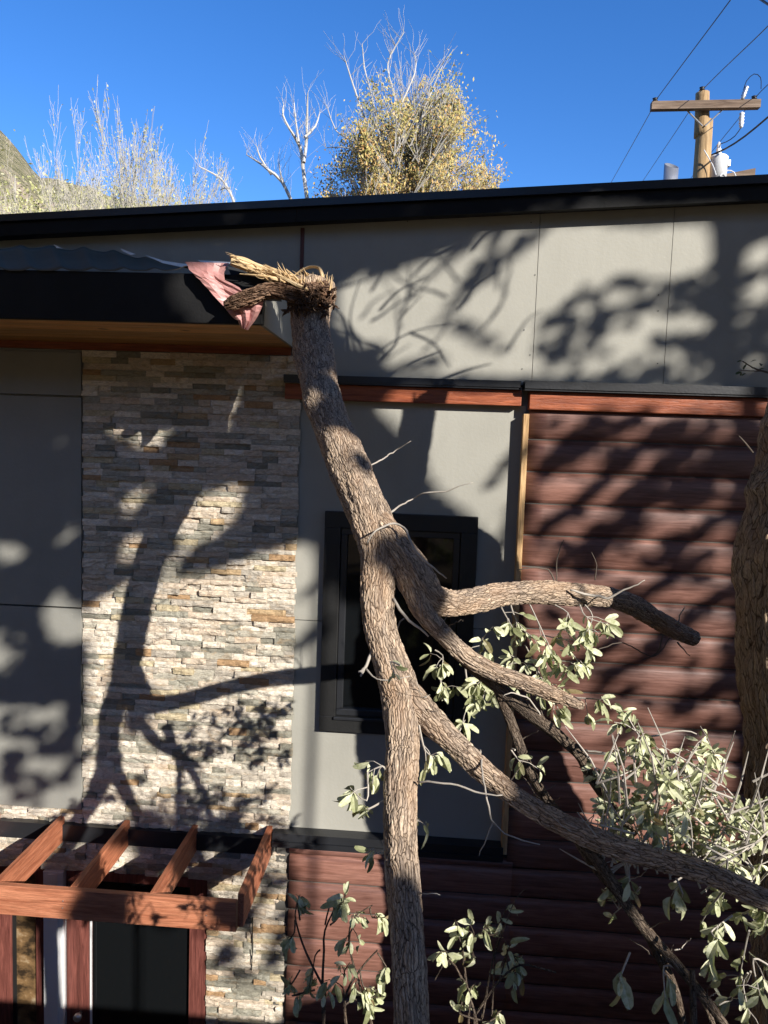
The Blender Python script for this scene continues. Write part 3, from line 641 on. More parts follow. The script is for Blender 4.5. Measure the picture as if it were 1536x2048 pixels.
drawn(23,[[(590,420,8),(565,365,7),(540,345,6),(520,325,5),(490,305,2)],[(540,345,5),(522,318,4),(517,300,2)],[(572,380,5),(562,350,3),(560,330,2)]],'low bare tree leaning left beside the bare white forked tree',8)
drawn(24,[[(475,420,6),(460,385,6),(437,352,4),(400,335,2)],[(462,388,4),(450,375,3),(437,376,2)]],'lowest bare twiggy branches just above the roof in the gap left of the forked tree',11)
for i,(a_,c_,py,dist,sd,lab) in enumerate(((35,175,150,24,21,'tallest wispy bare tree in front of the rocky hill'),(80,200,205,27,22,'wispy tree just right of the tallest one at the far left'),(195,345,205,23,23,'airy pale tree with yellowish twigs left of the roof centre, highest of its clump'),(240,400,235,25,24,'airy pale tree in the middle of the yellowish clump'),(330,440,300,26,25,'small airy tree at the right end of the yellowish clump'),(-20,90,310,25,26,'low wispy tree at the left edge of the photo'),(150,260,280,28,27,'low pale tree between the two wispy clumps'),(215,330,196,24,31,'slender pale tree whose tip stands just left of the yellowish clump top'),(280,425,262,24,34,'broad pale tree at the front of the yellowish clump, sloping down to the right'))):
    bgtree('wispy_tree',rt((a_+c_)/2,dist),12,.42,0,4,MT['grey_bark'],MT['leaf_lime'],.05,1500 if i not in (0,1) else 600,sd,(0,0),.95,.10,.5,lab,nb=(4,6),leaf_top=999,fit=ft(a_,c_,py,dist),rmin=.0055)
# yellow-green bushes on the lower hill side
for i,(px,py,dist,w_) in enumerate(((30,350,30,1.6),(130,385,32,1.4),(200,375,31,1.2),(270,395,30,1.2),(330,400,33,1.1))):
    R=random.Random(60+i); c=P(px,py,-dist); e=empty('bush',(c.x,c.y,-.5),label=['bright green bush under the rocky cliff at the far left','green bush below the tallest wispy tree','olive bush left of the yellowish clump','yellow green bush under the highest of the yellowish trees','small olive bush near the right end of the yellowish clump'][i],cat='bush',group='bushes above the roof line')
    T=MB(); T.tube([(c.x,c.y,-.5),(c.x,c.y,c.z)],[.12,.03],6); T.build('trunk',MT['grey_bark'],e); L=MB()
    for k in range(1500):
        p=Vector((R.gauss(0,1),R.gauss(0,1),R.gauss(0,.9))); p=c+Vector((p.x*w_,p.y*w_,p.z*w_*.6-w_*1.2)); a=Vector((R.gauss(0,1),R.gauss(0,1),R.gauss(0,1))).normalized(); o_=a.orthogonal().normalized(); s_=.1*R.uniform(.5,1.3)
        L.add([p-a*s_,p+o_*s_*.5,p+a*s_,p-o_*s_*.5],[(0,1,2,3)],r=R.random())
    L.build('crown',MT['leaf_lime'],e)
print('bg ok')
# ---------------------------------------------------------------- fallen tree
FB_=P(824,2100,3.0)
FTree=empty('broken_tree',(FB_.x,FB_.y,-.5),label='broken furrowed tree leaning against the house with its splintered end on the canopy',cat='tree')
trunk=[(628,565,.93,84),(626,590,.94,88),(622,620,.96,80),(622,650,.99,76),(627,700,1.14,78),(636,750,1.33,76),(645,800,1.52,77),(663,850,1.68,75),(684,900,1.81,78),(703,950,1.92,78),(725,1000,2.01,80),(746,1050,2.09,84),(757,1100,2.16,78),(757,1150,2.21,70),(755,1200,2.26,65),(759,1250,2.3,64),(771,1300,2.34,67),(788,1350,2.38,71),(803,1400,2.42,74),(805,1450,2.48,67),(806,1500,2.52,63),(803,1550,2.59,66),(801,1600,2.65,64),(800,1650,2.7,66),(802,1700,2.75,65),(806,1750,2.8,64),(810,1800,2.84,64),(813,1850,2.88,65),(815,1900,2.92,66),(818,1950,2.95,67),(821,2000,2.98,68),(824,2050,3.0,68),(828,2120,3.03,68)]
def limb(L,name,mat,par=FTree,step=.006,n=72,lumpy=.13,last=None,**k):
    pts,rad=ppath(L,step)
    if last: 
        e=last; p0=pts[-1]; m_=int((p0-e).length/.05)
        for i in range(1,m_+1): pts.append(p0.lerp(e,i/m_)); rad.append(rad[-1])
    b=MB(); b.tube(pts,rad,n,lumpy); return b.build(name,mat,par,True,**k)
limb(trunk,'trunk',MT['bark'],n=110,step=.0045,last=Vector((FB_.x+.1,FB_.y+.1,-.5)))
B1=[(752,1040,2.1,50),(785,1085,2.16,66),(815,1130,2.2,74),(838,1170,2.22,74),(862,1196,2.2,62),(900,1206,2.1,54),(940,1203,2.0,48),(1000,1190,1.87,46),(1060,1185,1.75,46),(1120,1187,1.64,46),(1180,1190,1.54,42),(1225,1196,1.45,38),(1265,1210,1.37,40),(1310,1236,1.28,38),(1355,1262,1.22,33),(1390,1278,1.18,28)]
limb(B1,'branch',MT['bark'],lumpy=.14)
B2=[(812,1120,2.2,50),(830,1180,2.24,52),(848,1225,2.26,42),(885,1268,2.28,34),(935,1315,2.3,34),(990,1345,2.32,32),(1050,1366,2.34,30),(1105,1388,2.36,28),(1150,1406,2.38,20),(1168,1412,2.39,10)]
limb(B2,'branch',MT['bark'],n=48)
B3=[(795,1360,2.35,50),(825,1400,2.42,58),(862,1440,2.46,54),(905,1482,2.5,46),(950,1528,2.54,43),(1000,1570,2.58,40),(1050,1607,2.62,38),(1100,1637,2.66,40),(1160,1665,2.7,42),(1230,1692,2.74,42),(1330,1722,2.78,42),(1430,1752,2.82,42),(1500,1786,2.86,40),(1560,1815,2.9,38),(1640,1850,2.95,36)]
limb(B3,'branch',MT['bark'],n=64)
sub=[[(900,1285,2.14,26),(950,1335,2.2,24),(1010,1385,2.26,22),(1070,1435,2.3,20),(1120,1475,2.34,18),(1160,1510,2.36,18),(1180,1550,2.38,16),(1220,1610,2.42,14),(1270,1670,2.45,10)],
[(985,1340,2.22,20),(1005,1400,2.26,17),(1035,1480,2.32,16),(1062,1545,2.38,16),(1095,1600,2.44,14),(1140,1650,2.5,12),(1190,1720,2.56,12),(1250,1800,2.6,11),(1330,1900,2.65,10),(1400,1990,2.7,9),(1430,2060,2.72,8)],
[(1130,1650,2.68,22),(1180,1700,2.7,19),(1230,1775,2.72,18),(1290,1860,2.74,16),(1350,1925,2.76,15),(1420,2010,2.78,14),(1470,2080,2.8,13)],
[(1150,1660,2.7,20),(1190,1730,2.66,18),(1240,1790,2.64,16),(1285,1850,2.62,16),(1320,1915,2.6,15),(1350,1980,2.58,12),(1370,2060,2.56,10)],
[(1384,1940,2.8,8),(1386,2000,2.82,10),(1388,2070,2.84,11)]]
for s_ in sub: limb([(a_,b_,c_,w_*1.3) for a_,b_,c_,w_ in s_],'branch',MT['bark_small'],n=28,step=.012,lumpy=.14)
# bare twigs
TW=MB(); TD=MB()
def tw(L,dark=False):
    pts,rad=ppath(L,.02)
    for i in range(1,len(pts)-1): pts[i]=pts[i]+Vector([random.gauss(0,.0016) for _ in range(3)])
    b=MB(); b.tube(pts,[q*.8 for q in rad],6,.15); b.build('twig',MT['twig_dark'] if dark else MT['twig'],FTree,True)
tw([(730,935,1.86,4),(760,921,1.8,4),(785,905,1.6,4),(803,893,1.62,3),(822,882,1.65,2)])
tw([(773,1032,2.05,6),(795,1015,2.0,5),(820,1000,1.85,4),(850,986,1.9,4),(890,982,1.92,4),(915,973,1.94,2.5),(946,965,1.96,1.5)])
tw([(733,1090,2.24,5),(752,1062,2.26,5),(788,1047,2.22,6),(808,1056,2.24,6),(822,1085,2.3,6),(835,1108,2.32,6),(858,1128,2.32,5),(893,1157,2.3,3)])
tw([(752,1300,2.3,9),(742,1308,2.36,9),(735,1322,2.38,8),(729,1336,2.4,8),(724,1342,2.41,8),(717,1344,2.42,6)]); tw([(729,1336,2.4,8),(726,1344,2.41,7),(721,1353,2.42,5)]); tw([(730,1335,2.4,6),(745,1352,2.43,4),(765,1360,2.45,3),(790,1358,2.45,2.5),(820,1352,2.45,2)])
tw([(787,1197,2.28,8),(800,1220,2.3,8),(818,1240,2.3,7),(840,1258,2.3,6),(857,1273,2.3,4)]); tw([(808,1237,2.16,4),(795,1252,2.2,3),(793,1270,2.2,2)])
tw([(1140,1180,1.7,5),(1180,1190,1.7,7),(1216,1195,1.68,7),(1240,1183,1.7,5),(1275,1168,1.72,3),(1290,1160,1.72,2)])
tw([(835,1563,2.66,5),(870,1565,2.7,5),(915,1570,2.72,5),(950,1585,2.74,5),(1005,1590,2.76,3)]); tw([(960,1500,2.5,6),(970,1580,2.7,5),(985,1640,2.75,5),(1010,1665,2.76,4),(1045,1680,2.77,4),(1080,1689,2.78,2.5)])
tw([(987,1645,2.75,4),(975,1675,2.77,3.5),(958,1712,2.78,2)]); tw([(1170,1500,2.4,5),(1230,1505,2.45,5),(1290,1475,2.5,5),(1325,1468,2.5,5),(1365,1461,2.5,4),(1393,1468,2.5,3)])
tw([(1085,1440,2.3,4),(1060,1400,2.35,4),(1020,1385,2.4,3),(1005,1395,2.4,2)]); tw([(1320,1500,2.5,5),(1345,1560,2.52,6),(1320,1600,2.52,6),(1310,1640,2.5,7)]); tw([(1345,1560,2.52,4),(1390,1570,2.54,4),(1440,1568,2.54,4),(1475,1600,2.55,4)])
tw([(1195,1300,1.6,3),(1240,1285,1.55,3),(1275,1300,1.5,3),(1310,1312,1.45,3),(1340,1275,1.4,3)],True); tw([(1355,1285,1.35,5),(1368,1300,1.4,3),(1380,1312,1.4,2)],True); tw([(1325,1270,1.4,4),(1315,1305,1.4,3),(1285,1320,1.4,2)],True)
tw([(1113,1165,1.6,3),(1115,1110,1.6,3),(1128,1080,1.6,2)],True); tw([(1110,1165,1.6,4),(1095,1140,1.6,4),(1060,1135,1.65,3),(1035,1140,1.65,2)],True); tw([(1190,1160,1.5,3),(1193,1130,1.5,2),(1183,1105,1.5,2)],True)
tw([(1355,1250,1.3,3),(1362,1225,1.35,3),(1370,1213,1.35,2)]); tw([(838,1788,2.85,3),(860,1786,2.9,3),(880,1790,2.9,2)])
R=random.Random(5)
for i in range(46):  # little side twigs along the limbs
    L=R.choice([B3,B2,B3,sub[0],sub[1],sub[2],sub[3]]); j=R.randint(1,len(L)-2); px,py,d,_=L[j]; px+=R.uniform(-20,20)
    a=R.uniform(-2.6,.4); l=R.uniform(25,80); q=[(px,py,d,4)]
    for k in range(1,4): a+=R.gauss(0,.3); px+=math.cos(a)*l/3; py+=math.sin(a)*l/3; q.append((px,py,d+.03*k*R.uniform(-1,1.5),4-k))
    tw(q,R.random()<.5)
# leaves
def leaf(b,p,d,up,L,wd,R):
    d=d.normalized(); s_=d.cross(up); 
    if s_.length<.1: s_=d.cross(Vector((1,.2,.1)))
    s_.normalize(); n=s_.cross(d); r=R.random(); curl=R.uniform(-.1,.45) if R.random()<.75 else R.uniform(.5,1.2)
    prof_=[(0,.04),(.15,.5),(.4,1),(.7,.95),(.92,.66),(1,.12)]; v=[];A=[]
    side=R.gauss(0,.16); fold=R.uniform(.08,.4)
    for t,w_ in prof_:
        c=p+d*(L*t)-n*(curl*L*t*t)+s_*(side*L*t*t)
        v+= [c+s_*(wd*w_*.5)+n*(fold*wd*w_),c,c-s_*(wd*w_*.5)+n*(fold*wd*w_)]
    f=[]
    for i in range(5): q=i*3; f+=[(q,q+1,q+4,q+3),(q+1,q+2,q+5,q+4)]
    b.add(v,f,r=r)
def rosette(b,T,p,d,R,n=6,size=.045,droop=.3,seg=None):
    for k in range(n):
        a=Vector((R.gauss(0,1),R.gauss(0,1),R.gauss(0,1))); a=(a.normalized()*.95+d*.75+Vector((0,0,-droop))).normalized(); s_=size*R.uniform(.6,1.15)
        p2=p-d*R.uniform(0,.035)
        leaf(b,p2+a*.006,a,Vector((R.gauss(0,.6),-.6,R.uniform(.2,1.2))),s_*1.12,s_*R.uniform(.36,.54),R)
def spray(b,T,px0,py0,px1,py1,d0,d1,R,nsub=5,size=.045,droop=.3,n=6):
    A=P(px0,py0,d0);B=P(px1,py1,d1); mid=A.lerp(B,.5)+Vector((R.gauss(0,.02),R.gauss(0,.02),R.gauss(0,.02)))
    pts,rad=smooth_path([(*A,.0035),(*mid,.0028),(*B,.0014)],.02); T.tube(pts,rad,5,.15)
    d=(B-mid).normalized(); rosette(b,T,B,d,R,n,size,droop)
    L=(B-A).length
    for k in range(nsub):
        i=int(len(pts)*R.uniform(.3,.95)); i=min(i,len(pts)-2); s_=pts[i]; dd=(d+Vector((R.gauss(0,.7),R.gauss(0,.7),R.gauss(0,.7)-droop*.5))).normalized()
        e=s_+dd*R.uniform(.03,.12)*(.6+L); m_=s_.lerp(e,.5)+Vector((0,0,.008)); T.tube([s_,m_,e],[.002,.0016,.001],4); rosette(b,T,e,(e-m_).normalized(),R,R.randint(3,n),size,droop)
LF=MB(); T=MB(); R=random.Random(9)
for q in [(1000,1205,1025,1255),(1020,1205,1060,1275),(1060,1210,1100,1300),(1110,1210,1140,1250),(1160,1210,1215,1248),(1170,1210,1175,1265),(930,1310,965,1275),(870,1300,885,1330),(880,1330,890,1380),(930,1330,955,1395),(960,1340,1000,1385),(1040,1370,1020,1310),(1090,1290,1120,1330),(1120,1300,1160,1335),(1150,1395,1200,1400),(1080,1375,1085,1320),(1100,1380,1120,1430),(960,1330,940,1370),(1085,1270,1160,1280),(1050,1290,1090,1370),(1075,1350,1140,1390),(960,1350,962,1410)]:
    spray(LF,T,*q,1.85,1.95,R,3,.052,.5,5)
spray(LF,T,838,1450,870,1515,2.5,2.55,R,3,.05,.8,6); spray(LF,T,910,1480,930,1440,2.45,2.4,R,2,.05,.3,4); spray(LF,T,1030,1500,1045,1530,2.5,2.5,R,1,.05,.3,4)
spray(LF,T,800,1330,790,1350,2.6,2.6,R,1,.04,.3,3); spray(LF,T,770,1540,735,1545,2.6,2.62,R,3,.05,.9,5); spray(LF,T,735,1545,700,1575,2.62,2.64,R,2,.05,.9,5); spray(LF,T,770,1600,728,1615,2.65,2.65,R,2,.045,.8,6); spray(LF,T,765,1680,740,1710,2.7,2.7,R,1,.04,.8,4); spray(LF,T,830,1620,838,1640,2.6,2.6,R,1,.045,.3,3)
LF.build('foliage',MT['leaf'],FTree,kind='stuff'); T.build('leafy_sprigs',MT['twig'],FTree,kind='stuff')
# dense sprays at the right
LF=MB(); T=MB(); R=random.Random(19)
pts_=[(1260,1440),(1245,1510),(1300,1500),(1180,1530),(1200,1560),(1215,1605),(1190,1620),(1240,1580),(1265,1560),(1290,1550),(1310,1590),(1340,1540),(1370,1580),(1330,1620),(1360,1610),(1380,1640),(1400,1550),(1430,1500),(1445,1540),(1410,1600),(1430,1640),(1460,1580),(1480,1560),(1240,1630),(1270,1640),(1300,1650),(1340,1660),(1380,1690),(1400,1670),(1440,1680),(1470,1650),(1500,1620),(1520,1660),(1500,1700),(1460,1720),(1530,1600),(1530,1700),(1270,1690),(1230,1665),(1210,1640),(1170,1600),(1350,1700),(1520,1640),(1290,1600),(1250,1600),(1450,1620),(1320,1560),(1385,1500),(1185,1580)]
for (px,py) in pts_:
    if noise.noise(Vector((px*.02,py*.02,4)))<-.22: continue
    ox=px+R.uniform(20,90)+(-120 if px>1420 else 0); oy=py+R.uniform(50,110)
    spray(LF,T,ox,oy,px,py,2.62,R.uniform(2.3,2.75),R,5,.041,.25,7)
for (px,py) in [(1445,1800),(1480,1830),(1510,1790),(1530,1850),(1440,1880),(1420,1930),(1480,1950),(1520,1990),(1450,2000),(1530,1920),(1400,1850),(1500,2030),(1360,1800),(1260,1760),(1230,1790),(1225,1830)]:
    spray(LF,T,px+R.uniform(-10,60),py-R.uniform(40,90),px,py,2.75,R.uniform(2.5,2.9),R,2,.05,.9,4)
for (px,py) in [(1240,1965),(1330,1995)]:
    spray(LF,T,px+20,py-60,px,py,2.75,2.85,R,1,.068,1.4,3)
for k in range(75):
    px=R.uniform(1180,1530); py=R.uniform(1560,1760); a=R.uniform(-2.9,-.3); l=R.uniform(60,150); T.tube([P(px,py,2.7),P(px+math.cos(a)*l*.5,py+math.sin(a)*l*.5,2.66+R.uniform(-.05,.1)),P(px+math.cos(a)*l+R.uniform(-20,20),py+math.sin(a)*l,2.6+R.uniform(-.1,.2))],[.004,.003,.0012],5)
LF.build('foliage',MT['leaf'],FTree,kind='stuff'); T.build('leafy_sprigs',MT['twig'],FTree,kind='stuff')
# splintered end
SP=MB(); R=random.Random(3)
def shard(L,n=7,flat=.45):
    pts,rad=ppath(L,.01); SP.tube(pts,rad,n,.35,flat=flat)
shard([(612,577,.95,34),(580,567,.97,34),(545,553,1.0,32),(515,541,1.03,31),(490,530,1.05,30),(472,524,1.06,28),(463,521,1.065,24)],9,.8)
shard([(500,528,1.06,12),(480,520,1.07,13),(466,515,1.075,12),(460,513,1.08,9)],7,.8)
shard([(600,570,1.0,26),(560,560,1.05,20),(520,552,1.08,12),(480,548,1.08,5)])
shard([(600,560,1.0,14),(575,548,1.02,12),(545,537,1.03,8),(527,530,1.04,3)]); shard([(575,552,1.0,8),(562,545,1,6),(556,534,1,2)]); shard([(605,570,1.05,12),(590,553,1.05,8),(572,538,1.05,3)])
shard([(615,580,1.08,22),(590,568,1.1,20),(560,552,1.12,10),(545,545,1.12,4)])
shard([(585,555,.9,8),(600,543,.88,10),(620,534,.88,12),(638,537,.88,14),(646,556,.9,18),(648,580,.92,18)],9,.4)
for q in ((600,566,505,536,9),(612,572,530,556,8),(596,560,548,540,7),(606,562,560,556,9),(618,575,575,566,10)):
    shard([(q[0],q[1],1.03,q[4]*1.4),((q[0]+q[2])/2,(q[1]+q[3])/2-3,1.05,q[4]),(q[2],q[3],1.07,q[4]*.35)],6,.3)
for k in range(60):
    t=R.random(); px=470+t*140; py=524+t*50+R.uniform(-12,14); a=.34+R.gauss(0,.12); l=R.uniform(14,44); d=1.08-t*.06+R.uniform(-.02,.05); shard([(px,py,d,R.uniform(2,5)),(px-math.cos(a)*l*.5,py-math.sin(a)*l*.5+R.uniform(-3,3),d,R.uniform(2,4)),(px-math.cos(a)*l,py-math.sin(a)*l+R.uniform(-5,2),d+.01,1)],5)
for k in range(46):
    px=R.uniform(590,664); l=R.uniform(8,30); dx=R.uniform(-10,8); d=R.uniform(.82,1.08); shard([(px,585,d,R.uniform(5,10)),(px+dx*.5,572-l*.3,d,R.uniform(3,7)),(px+dx,572-l,d,1)],5)
for k in range(26):
    px=R.uniform(560,620); py=R.uniform(548,580); a=R.uniform(-2.8,-1.7); l=R.uniform(10,34); d=R.uniform(1.0,1.1); shard([(px,py,d,6),(px+math.cos(a)*l*.5,py+math.sin(a)*l*.5,d,4),(px+math.cos(a)*l,py+math.sin(a)*l,d,1)],5)
SP.build('splintered_wood',MT['split'],FTree,False)
SB=MB()
pts,rad=ppath([(650,590,1.0,60),(600,592,1.06,42),(570,584,1.08,34),(540,582,1.1,32),(510,590,1.12,30),(480,600,1.14,28),(462,607,1.15,25),(452,611,1.15,20)],.006); SB.tube(pts,rad,60,.34)
for k in range(90):
    px=R.uniform(575,668); py=R.uniform(575,625); a=R.uniform(0,6.28); l=R.uniform(8,22); d=1.04+.06*math.cos((px-622)/30); pts,rad=ppath([(px,py,d,8),(px+math.cos(a)*l*.5,py+math.sin(a)*l*.5,d+.03,7),(px+math.cos(a)*l,py+math.sin(a)*l,d+.04,2)],.01); SB.tube(pts,rad,6,.3,flat=.4)
SB.build('torn_bark',MT['bark_torn'],FTree,False)
print('fallen ok')
# ---------------------------------------------------------------- big standing tree at the right edge
def invsh(px,py,d):
    p=P(px,py,0); return Vector((p.x+SX*d,-d,p.z+SZ*d))
DT=1.78
left=[(1560,700),(1530,820),(1514,855),(1505,930),(1480,975),(1482,1015),(1464,1085),(1458,1150),(1460,1250),(1462,1350),(1474,1450),(1482,1550),(1492,1640),(1500,1800),(1490,2000),(1480,2100)]
lz=sorted([(P(*q,DT).z,P(*q,DT).x) for q in left]); rz=sorted([(invsh(*q,DT).z,invsh(*q,DT).x) for q in ((690,700),(740,830),(862,980),(985,1100),(1000,1160),(1035,1300),(1095,1500),(1165,1680),(1155,1760),(1165,1900))])
def itp(T_,z):
    if z<=T_[0][0]: return T_[0][1]
    for (a,x0),(c,x1) in zip(T_,T_[1:]):
        if a<=z<=c: return x0+(x1-x0)*(z-a)/(c-a)
    (a,x0),(c,x1)=T_[-2:]; return x1+(x1-x0)*(z-c)/(c-a)*.6
pts=[];rad=[]
zs_=[-.5+i*.02 for i in range(int(8.0/.02))]
for z in zs_:
    zz_=max(z,1.2); l_=itp(lz,min(zz_,5.2)); r_=itp(rz,min(zz_,6.0))
    if z>5.2: l_=itp(lz,5.2)+(z-5.2)*.10
    if z>6.12: break
    if r_<l_+.16: r_=l_+.16
    pts.append(Vector(((l_+r_)/2,-DT-.1,z))); rad.append((r_-l_)/2)
BT=empty('oak_tree',(pts[0].x,pts[0].y,-.5),label='thick rough barked tree trunk standing at the right edge in front of the logs',cat='tree')
b=MB(); 
# keep rings horizontal so the silhouette stays true
v=[];A=[];n=150
for i,(p,r) in enumerate(zip(pts,rad)):
    for k in range(n):
        a=2*math.pi*k/n; c,s_=math.cos(a),math.sin(a); rr=1+.06*noise.noise(Vector((c*1.5,s_*1.5,p.z*2.2)))+.03*noise.noise(Vector((c*4,s_*4,p.z*5)))+.028*noise.noise(Vector((c*9,s_*9,p.z*16)))
        zt__=p.z+(.22*max(0,noise.noise(Vector((c*2.5,s_*2.5,3))))+.08*max(0,noise.noise(Vector((c*7,s_*7,8)))) if i==len(pts)-1 else 0)
        v.append((p.x+c*r*rr,p.y+s_*min(r,.34)*rr,zt__)); A.append((c*r,s_*r,p.z))
f=[(i*n+k,i*n+(k+1)%n,(i+1)*n+(k+1)%n,(i+1)*n+k) for i in range(len(pts)-1) for k in range(n)]
b.add(v,f,A); b.build('trunk',MT['bark2'],BT,True)
T=MB(); L=MB(); R=random.Random(2)
for q in ([(1560,752,2,5),(1525,742,2,4),(1505,735,2,3),(1485,722,2,2)],[(1525,742,2,3),(1500,742,2,2),(1478,740,2,1.5)],[(1506,905,2.3,3),(1490,885,2.35,3),(1478,872,2.35,2)]):
    pts,rad=ppath(q,.02); T.tube(pts,rad,6,.1)
for q in ((1485,722),(1478,740),(1520,733)): rosette(L,T,P(*q,2),Vector((-1,0,.3)).normalized(),R,3,.02,.2)
for q in ([(690,760),(760,700),(830,662),(905,650)],[(700,745),(725,700),(700,640),(720,560)],[(770,760),(820,725),(885,700)],[(740,740),(790,690),(800,640),(845,590)],[(880,758),(930,740),(982,728)],[(760,620),(800,580),(860,555)],[(700,700),(690,640),(660,600)],[(820,665),(870,690),(900,735)]):
    c=[(*invsh(px,py,2.0+.1*i),.009*(1-i/(len(q)+.5))) for i,(px,py) in enumerate(q)]; pts,rad=smooth_path(c,.03); T.tube(pts,rad,6)
for k in range(34):
    px,py=R.uniform(650,1020),R.uniform(500,740); a=R.uniform(-1.4,-.2) if R.random()<.7 else R.uniform(-2.6,-1.6); q=[]
    for i in range(5): q.append((px,py)); a+=R.gauss(0,.25); l=R.uniform(14,34); px+=math.cos(a)*l; py+=math.sin(a)*l
    dd=R.uniform(2.6,4.2); c=[(*invsh(x_,y_,dd),.010*(1-i/6)) for i,(x_,y_) in enumerate(q)]; pts,rad=smooth_path(c,.04); T.tube(pts,rad,5)
T.build('twigs',MT['twig_dark'],BT,kind='stuff'); L.build('leaves',MT['leaf_dark'],BT)
# ---------------------------------------------------------------- small shrubs below
def shrub(name,stems,tipsz,seed,label):
    R=random.Random(seed); p0=P(*stems[0][0][:2],stems[0][0][2]); e=empty(name,(p0.x,p0.y,-.5),label=label,cat='shrub',group='drooping shrubs below the broken tree'); T=MB(); L=MB()
    for s_ in stems:
        pts,rad=ppath(s_,.03); g=pts[0].copy(); g=Vector((g.x,g.y,-.5)); B_=MB(); B_.tube([g]+pts,[rad[0]*1.2]+rad,6,.1); B_.build('stem',MT['bark_small'],e)
    for (a,c,e_,g,d) in tipsz: spray(L,T,a,c,e_,g,d,d,R,2,.048,1.1,4)
    T.build('sprigs',MT['bark_small'],e,kind='stuff'); L.build('leaves',MT['leaf'],e,kind='stuff')
D=2.5
shrub('shrub',[[(650,2100,D,7),(645,1980,D,6),(648,1900,D,5),(650,1860,D,4),(680,1795,D,3)],[(650,1980,D,5),(610,1900,D,4),(590,1830,D,3),(600,1790,D,2)],[(760,2100,D,6),(735,2020,D,5),(700,1900,D,4),(705,1840,D,3),(745,1810,D,2)],[(700,2100,D,6),(690,2000,D,5),(720,1940,D,4),(755,1900,D,3)]],
 [(660,1850,690,1785,D),(650,1850,672,1800,D),(600,1840,600,1795,D),(590,1840,578,1880,D),(705,1845,718,1835,D),(740,1815,768,1835,D),(710,1850,700,1890,D),(640,1900,625,1950,D),(690,1960,700,1925,D),(720,1940,740,1975,D),(720,1960,735,1990,D),(600,1940,580,1960,D),(630,1980,600,1990,D),(690,2000,665,1960,D),(755,1905,770,1940,D),(690,2010,730,2010,D)],31,'drooping leafy shrub in front of the dark red logs left of the broken trunk')
shrub('shrub',[[(960,2100,D,7),(950,2030,D,6),(935,1980,D,5),(925,1900,D,4),(910,1850,D,3)],[(950,2030,D,5),(1000,1960,D,4),(1040,1930,D,4),(1075,1935,D,4),(1112,1945,D,3)],[(960,2060,D,5),(990,1900,D,3),(1010,1850,D,2)],[(940,1990,D,4),(900,1920,D,3),(870,1960,D,2)],[(990,1910,D,3),(1030,1800,D,2),(1055,1778,D,1.5)]],
 [(925,1880,910,1840,D),(925,1880,945,1860,D),(990,1870,1000,1835,D),(990,1870,975,1850,D),(940,1920,940,1905,D),(1000,1960,1020,1890,D),(1020,1945,1040,1915,D),(900,1930,890,1900,D),(1000,1960,1030,1940,D),(940,1985,930,1960,D),(960,2040,930,2010,D),(960,2050,1000,2030,D)],32,'sparse leafy shrub in the deep shade right of the broken trunk')
# ---------------------------------------------------------------- sheltering trees behind the photographer (they shade the wall) and added sky-light blockers
LIT=[ # polygons in wall pixels: (value, points)   value = leaf density kept inside
(.0,[(735,455),(820,437),(835,445),(790,470),(742,472)]),(.0,[(420,460),(455,458),(465,468),(440,485),(425,478)]),
(.0,[(770,548),(870,505),(950,466),(1050,441),(1200,435),(1300,446),(1400,433),(1440,455),(1458,490),(1432,530),(1425,600),(1425,760),(760,760),(765,695),(700,700),(668,640),(668,570),(720,545)]),
(.0,[(1480,495),(1560,470),(1560,700),(1470,770),(1450,740),(1468,640)]),
(.0,[(745,790),(1430,770),(1560,800),(1560,870),(1510,900),(1480,1000),(1465,1150),(1462,1450),(1480,1700),(1090,1700),(640,1700),(560,1690),(582,1640),(590,1100),(600,1070),(645,1110),(680,1200),(760,1200),(1000,1185),(988,1105),(925,1030),(862,985),(822,885),(745,830)]),
(.0,[(225,1012),(290,963),(305,985),(250,1045)]),
(.0,[(310,1035),(420,985),(490,972),(478,1030),(430,1080),(370,1110),(345,1150),(400,1150),(480,1120),(560,1090),(600,1085),(600,1700),(440,1710),(165,1640),(165,1220),(210,1190),(250,1160),(232,1100),(260,1075)]),
(.0,[(85,1105),(135,1052),(160,1060),(140,1085),(60,1125),(0,1140),(-40,1080),(20,1090),(60,1110)]),
(.0,[(70,1210),(110,1180),(150,1200),(150,1270),(110,1300),(70,1270)]),(.0,[(-40,1280),(10,1255),(50,1280),(30,1340),(-40,1350)]),
(.0,[(-400,1400),(40,1410),(100,1400),(165,1430),(165,1690),(780,1690),(780,1960),(600,2000),(450,2150),(-600,2150)]),
]
MOT=[(.22,[(1090,640),(1200,560),(1430,540),(1425,760),(1060,760)]),(.3,[(1470,560),(1560,520),(1560,780),(1450,760)]),(.06,[(1050,840),(1510,840),(1460,1160),(1060,1160)]),(.35,[(0,1200),(165,1200),(165,1640),(0,1600)]),(.2,[(400,1740),(575,1740),(575,1940),(415,1960)]),(.04,[(1060,1160),(1460,1160),(1480,1500),(1100,1500)])]
